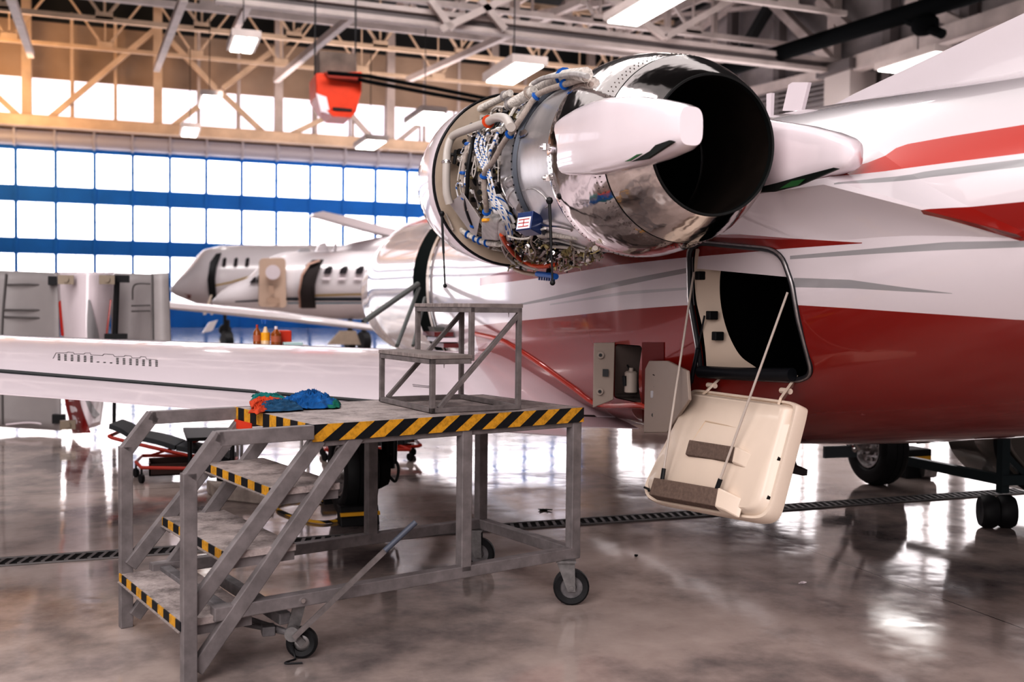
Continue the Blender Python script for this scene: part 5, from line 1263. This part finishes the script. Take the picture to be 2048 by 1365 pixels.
def on_b(bvh, px, py, off=.03, Yp=0):
    r = ray(px, py).normalized(); h = bvh.ray_cast(CAM, r); return (h[0]-r*off) if h[0] else onY(px, py, Yp)
def decal(bvh, poly, mt, nm, j, Yp, off=.10):
    P = [on_b(bvh, x, y, off, Yp) for x, y in poly]; b = MB(); n = len(P); c = sum(P, V())/n
    cc = (sum(p[0] for p in poly)/n, sum(p[1] for p in poly)/n); c = on_b(bvh, cc[0], cc[1], off, Yp)
    b.add([c]+P, [(0, i+1, (i+1)%n+1) for i in range(n)]); return b.build(nm, mt, j, 60)
def band2(bvh, top, bot, mt, nm, j, Yp, off=.03):
    T_ = [on_b(bvh, x, y, off, Yp) for x, y in top]; B_ = [on_b(bvh, x, y, off, Yp) for x, y in bot]; b = MB(); b.loft([T_, B_], closed=False, cap=False); return b.build(nm, mt, j, 60)
WB = mat('far_jet_white', (.74, .69, .71), .3, coat=.5)
# jet C (far)
D3 = 50; Y3 = atD(450, 560, D3).y
jc = thing('business_jet', 'white business jet farthest back at left with nose by the blue door', 'airplane', (atD(450, 600, D3).x, Y3, 0))
_, bv = jet_body(jc, Y3, [(341, 576, 584), (352, 562, 592), (372, 540, 600), (392, 514, 608), (408, 499, 612), (440, 492, 616), (500, 490, 618), (620, 490, 620), (800, 492, 615)], WB)
decal(bv, [(419, 600), (415, 560), (420, 525), (432, 508), (443, 506), (434, 525), (430, 560), (433, 600)], DARKM, 'entry_doorway', jc, Y3, .35)
for x in (448, 471, 494): decal(bv, [(x-4, 533), (x-2, 518), (x+3, 515), (x+5, 518), (x+3, 533)], GLASSD, 'cabin_window', jc, Y3)
band2(bv, [(420, 572), (460, 564), (510, 549), (560, 540)], [(420, 575), (460, 567), (510, 552), (560, 543)], GOLD, 'gold_stripe', jc, Y3)
band2(bv, [(345, 586), (380, 590), (440, 594), (560, 596)], [(352, 592), (380, 598), (440, 606), (560, 610)], mat('far_maroon', (.25, .08, .07), .4), 'red_base_stripe', jc, Y3)
b = MB(); c = onY(450, 618, Y3); b.tube([V((c.x, Y3, 1.4)), V((c.x, Y3, .3))], .08, 8); b.disc((c.x, Y3, .3), (0,1,0), .3, .3, 16); b.build('nose_gear', BLACK, jc)
b = MB(); b.prism([atD(x, y, 43) for x, y in ((421, 590), (425, 590), (412, 630), (406, 630))], (0,.1,0)); b.prism([atD(x, y, 43) for x, y in ((433, 592), (437, 592), (426, 630), (421, 630))], (0,.1,0)); b.build('airstair', CREAM, jc, 0)
# jet B
D2 = 34; Y2 = atD(600, 560, D2).y
jb_ = thing('business_jet', 'white business jet with gold and black stripes and its beige door open, mid background', 'airplane', (atD(600, 600, D2).x, Y2, 0))
_, bv = jet_body(jb_, Y2, [(426, 600, 608), (436, 588, 616), (460, 572, 622), (490, 560, 628), (508, 545, 630), (530, 520, 634), (560, 506, 636), (620, 503, 638), (760, 502, 640), (900, 500, 640), (1000, 505, 630), (1120, 520, 600), (1200, 535, 560)], WB)
decal(bv, [(597, 600), (600, 560), (612, 530), (625, 520), (648, 519), (638, 540), (630, 570), (630, 600), (632, 617), (602, 617)], mat('doorway_brown', (.04, .03, .03), .6), 'entry_doorway', jb_, Y2, .35)
band2(bv, [(598, 616), (596, 585), (602, 550), (616, 526), (640, 519)], [(602, 616), (600, 585), (606, 552), (620, 530), (640, 523)], mat('jamb_rose', (.45, .28, .22), .5), 'doorway_edge', jb_, Y2, .42)
for x in (656, 687, 719, 753, 786): decal(bv, [(x-12, 560), (x-8, 542), (x, 533), (x+9, 532), (x+8, 545), (x+4, 560)], WHITE, 'window_shade', jb_, Y2, .08); 
for x in (656, 687, 719, 753, 786): decal(bv, [(x-9, 548), (x-6, 538), (x+2, 532), (x+10, 532), (x+8, 540), (x+5, 548)], GLASSD, 'cabin_window', jb_, Y2, .16)
decal(bv, [(499, 566), (507, 556), (513, 553), (511, 566)], GLASSD, 'cockpit_window', jb_, Y2); decal(bv, [(512, 566), (516, 551), (528, 545), (528, 565)], GLASSD, 'cockpit_window', jb_, Y2)
band2(bv, [(630, 590), (700, 588), (900, 586)], [(630, 593), (700, 591), (900, 589)], GOLD, 'gold_stripe', jb_, Y2)
band2(bv, [(470, 603), (520, 600), (575, 596), (640, 596), (760, 596), (900, 594)], [(470, 605), (520, 603), (575, 601), (640, 602), (760, 602), (900, 600)], mat('navy_stripe', (.015, .03, .05), .4), 'black_stripe', jb_, Y2)
band2(bv, [(575, 606), (640, 606), (900, 604)], [(575, 607.5), (640, 608), (900, 606)], mat('teal_stripe', (.05, .2, .28), .4), 'blue_stripe', jb_, Y2)
Pd = [atD(x, y, D2-1.5) for x, y in rounded([(519, 517), (571, 516), (573, 616), (517, 614)], 9)]
hol = [atD(545+14*math.cos(2*PI*k/len(Pd)), 544+15*math.sin(2*PI*k/len(Pd)), D2-1.5) for k in range(len(Pd))]
b = MB(); b.prism(Pd, (0,.12,0)); edo = b.build('entry_door', mat('far_door_beige', (.62, .47, .38), .5), jb_, 0, label='beige inner face of the open entry door')
c = atD(546, 545, D2-1.62); b = MB(); b.disc(c, FW, .24, .04, 24); b.build('door_porthole', WHITE, edo)
b = MB(); c = atD(542, 579, D2-1.62); b.box((c.x-.08, c.y-.03, c.z-.1), (c.x+.08, c.y, c.z+.1)); c = atD(546, 600, D2-1.62); b.box((c.x-.2, c.y-.03, c.z-.1), (c.x+.2, c.y, c.z+.06)); b.build('door_fitting', mat('far_door_tan', (.50, .36, .28), .5), edo, 0)
b = MB(); P = [onY(x, y, Y2) for x, y in ((630, 506), (638, 488), (650, 485), (658, 504))]; b.prism([p-V((0,.1,0)) for p in P], (0,.2,0)); P = [onY(x, y, Y2) for x, y in ((666, 504), (670, 482), (673, 482), (673, 504))]; b.prism([p-V((0,.03,0)) for p in P], (0,.06,0)); b.build('spine_antenna', WB, jb_, 30)
b = MB(); P = [onY(x, y, Y2) for x, y in ((595, 504), (600, 499), (615, 498), (622, 504))]; b.prism([p-V((0,.1,0)) for p in P], (0,.2,0)); b.build('spine_fairing', GREYP, jb_, 30)
# its engine nacelle hump and stabiliser
_ = jet_body(jb_, Y2+1.0, [(665, 500, 512), (700, 486, 520), (760, 474, 525), (840, 470, 525), (900, 472, 520)], WB, 'engine_nacelle')
b = MB(); rr = []
for x, yt, yb, dd in ((627, 427, 431, 32), (645, 423, 434, 32.5), (700, 435, 450, 34), (760, 452, 466, 35.5), (830, 468, 486, 37)):
    p, q = atD(x, yt, dd), atD(x, yb, dd); rr.append([p+V((0,-.1,0)), p+V((0,.6,0)), q+V((0,.9,0)), q+V((0,.0,0))])
b.loft(rr); b.build('stabiliser', mat('rose_white', (.74, .66, .67), .35, coat=.4), jb_, 40)
_ = MB(); b = MB(); rr = []
# wing of jet B, nearer the camera
for x, yt, yb, dd, ch in ((330, 602, 618, 18, .7), (420, 609, 627, 20, .9), (560, 622, 642, 23, 1.1), (690, 640, 656, 26, 1.3), (800, 655, 668, 29, 1.6), (860, 660, 672, 31, 1.8)):
    p, q = atD(x, yt, dd), atD(x, yb, dd); m_ = p.lerp(q, .5)
    rr.append([p+V((0,ch,-.0)), p+V((0,0,-.05)), m_+V((0,-.25,-.04)), q+V((0,-.15,0)), q+V((0,ch,.02))])
b.loft(rr); b.build('wing', WB, jb_, 40)
def legw(px, y0, y1, wpx, D, mt=BLACK, parent=None):
    t_, b_ = atD(px, y0, D), atD(px, y1, D); m = MB(); m.tube([t_, V((b_.x, b_.y, .35))], .09, 8); m.disc((b_.x, b_.y, .34), (1,.2,0), .34, .26, 20); return m.build('landing_gear', mt, parent, 40)
for px, D in ((454, 33), (700, 36), (728, 34)):
    legw(px, 640, 688, 24, D, BLACK, jb_)
b = MB(); P = [atD(x, y, 30) for x, y in ((680, 662), (712, 662), (722, 690), (655, 690))]; b.prism(P, (0,.1,0)); b.build('gear_door', BEIGE, jb_, 0)
b = MB(); P = [atD(x, y, 31) for x, y in ((418, 645), (436, 640), (425, 662), (404, 667))]; b.prism(P, (0,.1,0)); b.build('gear_door', WB, jb_, 0)

# ---- cleaning supplies on a cart behind the wing
DT = 9.3
ctz = atD(540, 692, DT); tbl = thing('utility_cart', 'low grey utility cart behind the wing carrying bottles', 'cart', (ctz.x, ctz.y, 0))
MB().box((ctz.x-.28, ctz.y-.1, ctz.z-.03), (ctz.x+.36, ctz.y+.34, ctz.z)).build('top_shelf', STEEL, tbl, 0)
for dx in (-.26, .34):
    for dy in (-.08, .32): b = MB(); b.tube([V((ctz.x+dx, ctz.y+dy, 0)), V((ctz.x+dx, ctz.y+dy, ctz.z-.02))], .015, 8); b.build('leg', STEEL, tbl)
def bottle(px, hpx, wpx, mt, cap, label, dy=0., spray=False):
    r = wpx*DT/FPX/2; h = hpx*DT/FPX; c = atD(px, 690, DT); c = V((c.x, c.y+dy, ctz.z)); t = thing('spray_bottle' if spray else 'bottle', label, 'bottle', c, 'bottles behind the wing')
    if spray: pr = [(0,.001),(0,r),(h*.3,r),(h*.62,r*.45),(h*.72,r*.28),(h*.72,.001)]
    else: pr = [(0,.001),(0,r),(h*.62,r),(h*.76,r*.5),(h*.84,r*.34),(h*.84,.001)]
    MB().lathe(pr, c, (0,0,1), 20).build('body', mt, t)
    b = MB(); b.disc(c+V((0,0,h*.9)), (0,0,1), r*.34, h*.16, 14)
    if spray: b.bar(c+V((-r*.9,0,h*.95)), c+V((r*.4,0,h*.95)), .02, .022); b.bar(c+V((-r*.5,0,h*.93)), c+V((-r*.7,0,h*.82)), .012, .012)
    b.build('spray_head' if spray else 'cap', cap, t)
    MB().lathe([(h*.2, r*1.01), (h*.5, r*1.01)], c, (0,0,1), 20).build('paper_label', mat('label_rust', (.45, .15, .08), .5) if not spray else YEL, t)
bottle(514, 43, 15, AMBER, RED, 'dark amber bottle, leftmost of those behind the wing')
bottle(531, 53, 18, mat('cloudy_yellow', (.75, .55, .35), .3, coat=.4), BLUE, 'pale yellow spray bottle with blue trigger behind the wing', 0, True)
bottle(552, 40, 20, AMBER, WHITE, 'brown bottle with white cap right of the spray bottle')
c = atD(571, 690, DT); b = MB(); b.box((c.x-.05, c.y+.1, ctz.z), (c.x+.07, c.y+.3, ctz.z+.14)); tag(b.build('red_box', mat('box_red', (.55, .05, .02), .4), smooth=0, bevel=.01), 'small red plastic box right of the brown bottle', 'box')
c = atD(580, 690, DT); b = MB(); b.box((c.x-.06, c.y-.05, ctz.z), (c.x+.11, c.y+.08, ctz.z+.035)); tag(b.build('plastic_tub', mat('tub_teal_white', (.5, .66, .66), .4), smooth=0, bevel=.006), 'shallow pale teal tub in front of the red box', 'tub')
# odds and ends far behind, on the floor by the blue door
for (px, py, w, h, mt, nm, lab, cat) in ((900, 685, .8, .7, MAROON, 'tool_chest', 'maroon tool chest behind the step stool', 'tool chest'),):
    c = onZ(px, max(py, 672), 0); c = c if c.y < 60 else onZ(px, 690, 0); b = MB(); b.box((c.x-w/2, c.y, 0), (c.x+w/2, c.y+w, h)); b.box((c.x-w/2-.03, c.y-.03, h), (c.x+w/2+.03, c.y+w+.03, h+.06)); b.box((c.x-w*.4, c.y-.04, h*.45), (c.x+w*.4, c.y, h*.5)); tag(b.build(nm, mt, smooth=0), lab, cat)

# ================================================================== LIGHT
w = bpy.data.worlds.new('world'); SC.world = w; w.use_nodes = True; nt = w.node_tree; bg = nt.nodes['Background']
tc = nt.nodes.new('ShaderNodeTexCoord'); sp = nt.nodes.new('ShaderNodeSeparateXYZ'); nt.links.new(tc.outputs['Generated'], sp.inputs[0])
r = ramp(nt, sp.outputs['Z'], [(.0, (.16, .13, .13)), (.45, (.50, .45, .46)), (.62, (.85, .80, .83)), (1, (.5, .5, .53))])
nt.links.new(r.outputs[0], bg.inputs['Color']); bg.inputs['Strength'].default_value = .7
def area(name, loc, target, sx, sy, power, col=(1,.95,.94)):
    l = bpy.data.lights.new(name, 'AREA'); l.shape = 'RECTANGLE'; l.size = sx; l.size_y = sy; l.energy = power; l.color = col
    o = bpy.data.objects.new(name, l); COL.objects.link(o); o.location = loc; o.rotation_euler = (V(target)-V(loc)).to_track_quat('-Z', 'Y').to_euler(); return o
area('bay_fill', (-7, -6, 4.0), (3, 5, 1.4), 9, 5, 700)  # unseen fill added from the left behind the camera
area('bay_fill', (-3, 4, 10), (2, 5, 1), 6, 5, 20)  # faint added fill above the work stand
area('bay_fill', (-3.5, 7, 8.5), (-.8, 6.6, 1), 4, 4, 230)  # added to brighten the left wing, no fixture here
area('bay_fill', (-3, 8, 6.5), (3, 12, 2), 3, 3, 35)  # added to lift the jet's nose
area('bay_fill', (-3.5, -3, 8.5), (.5, 3, 0), 9, 7, 700)  # added overhead fill for the near floor
area('bay_fill', (2, 14, 13), (2, 14, 0), 16, 10, 300)  # added soft overhead fill without a fixture
area('bay_fill', (6, 27, 21.2), (6, 38, 0), 20, 6, 6500)  # added fill for the far floor and background jets
area('warm_wall_light', (-9, 62, 12), (-5, 71, 15), 6, 4, 900, (1, .62, .32))
area('wall_wash', (16, 58, 11), (16, 71, 19), 24, 5, 1300, (1, .86, .8))  # added area light washing the upper back wall, no fixture
area('side_wash', (22, 44, 8), (34.5, 50, 16), 16, 6, 800, (1, .93, .93))  # unseen area light added to brighten the side wall
SC.view_settings.view_transform = 'Standard'
try: SC.view_settings.look = 'High Contrast'
except Exception: pass
SC.view_settings.exposure = -.05
SC.cycles.max_bounces = 7; SC.cycles.diffuse_bounces = 3; SC.cycles.glossy_bounces = 4; SC.cycles.sample_clamp_indirect = 6
SC.cycles.use_denoising = True
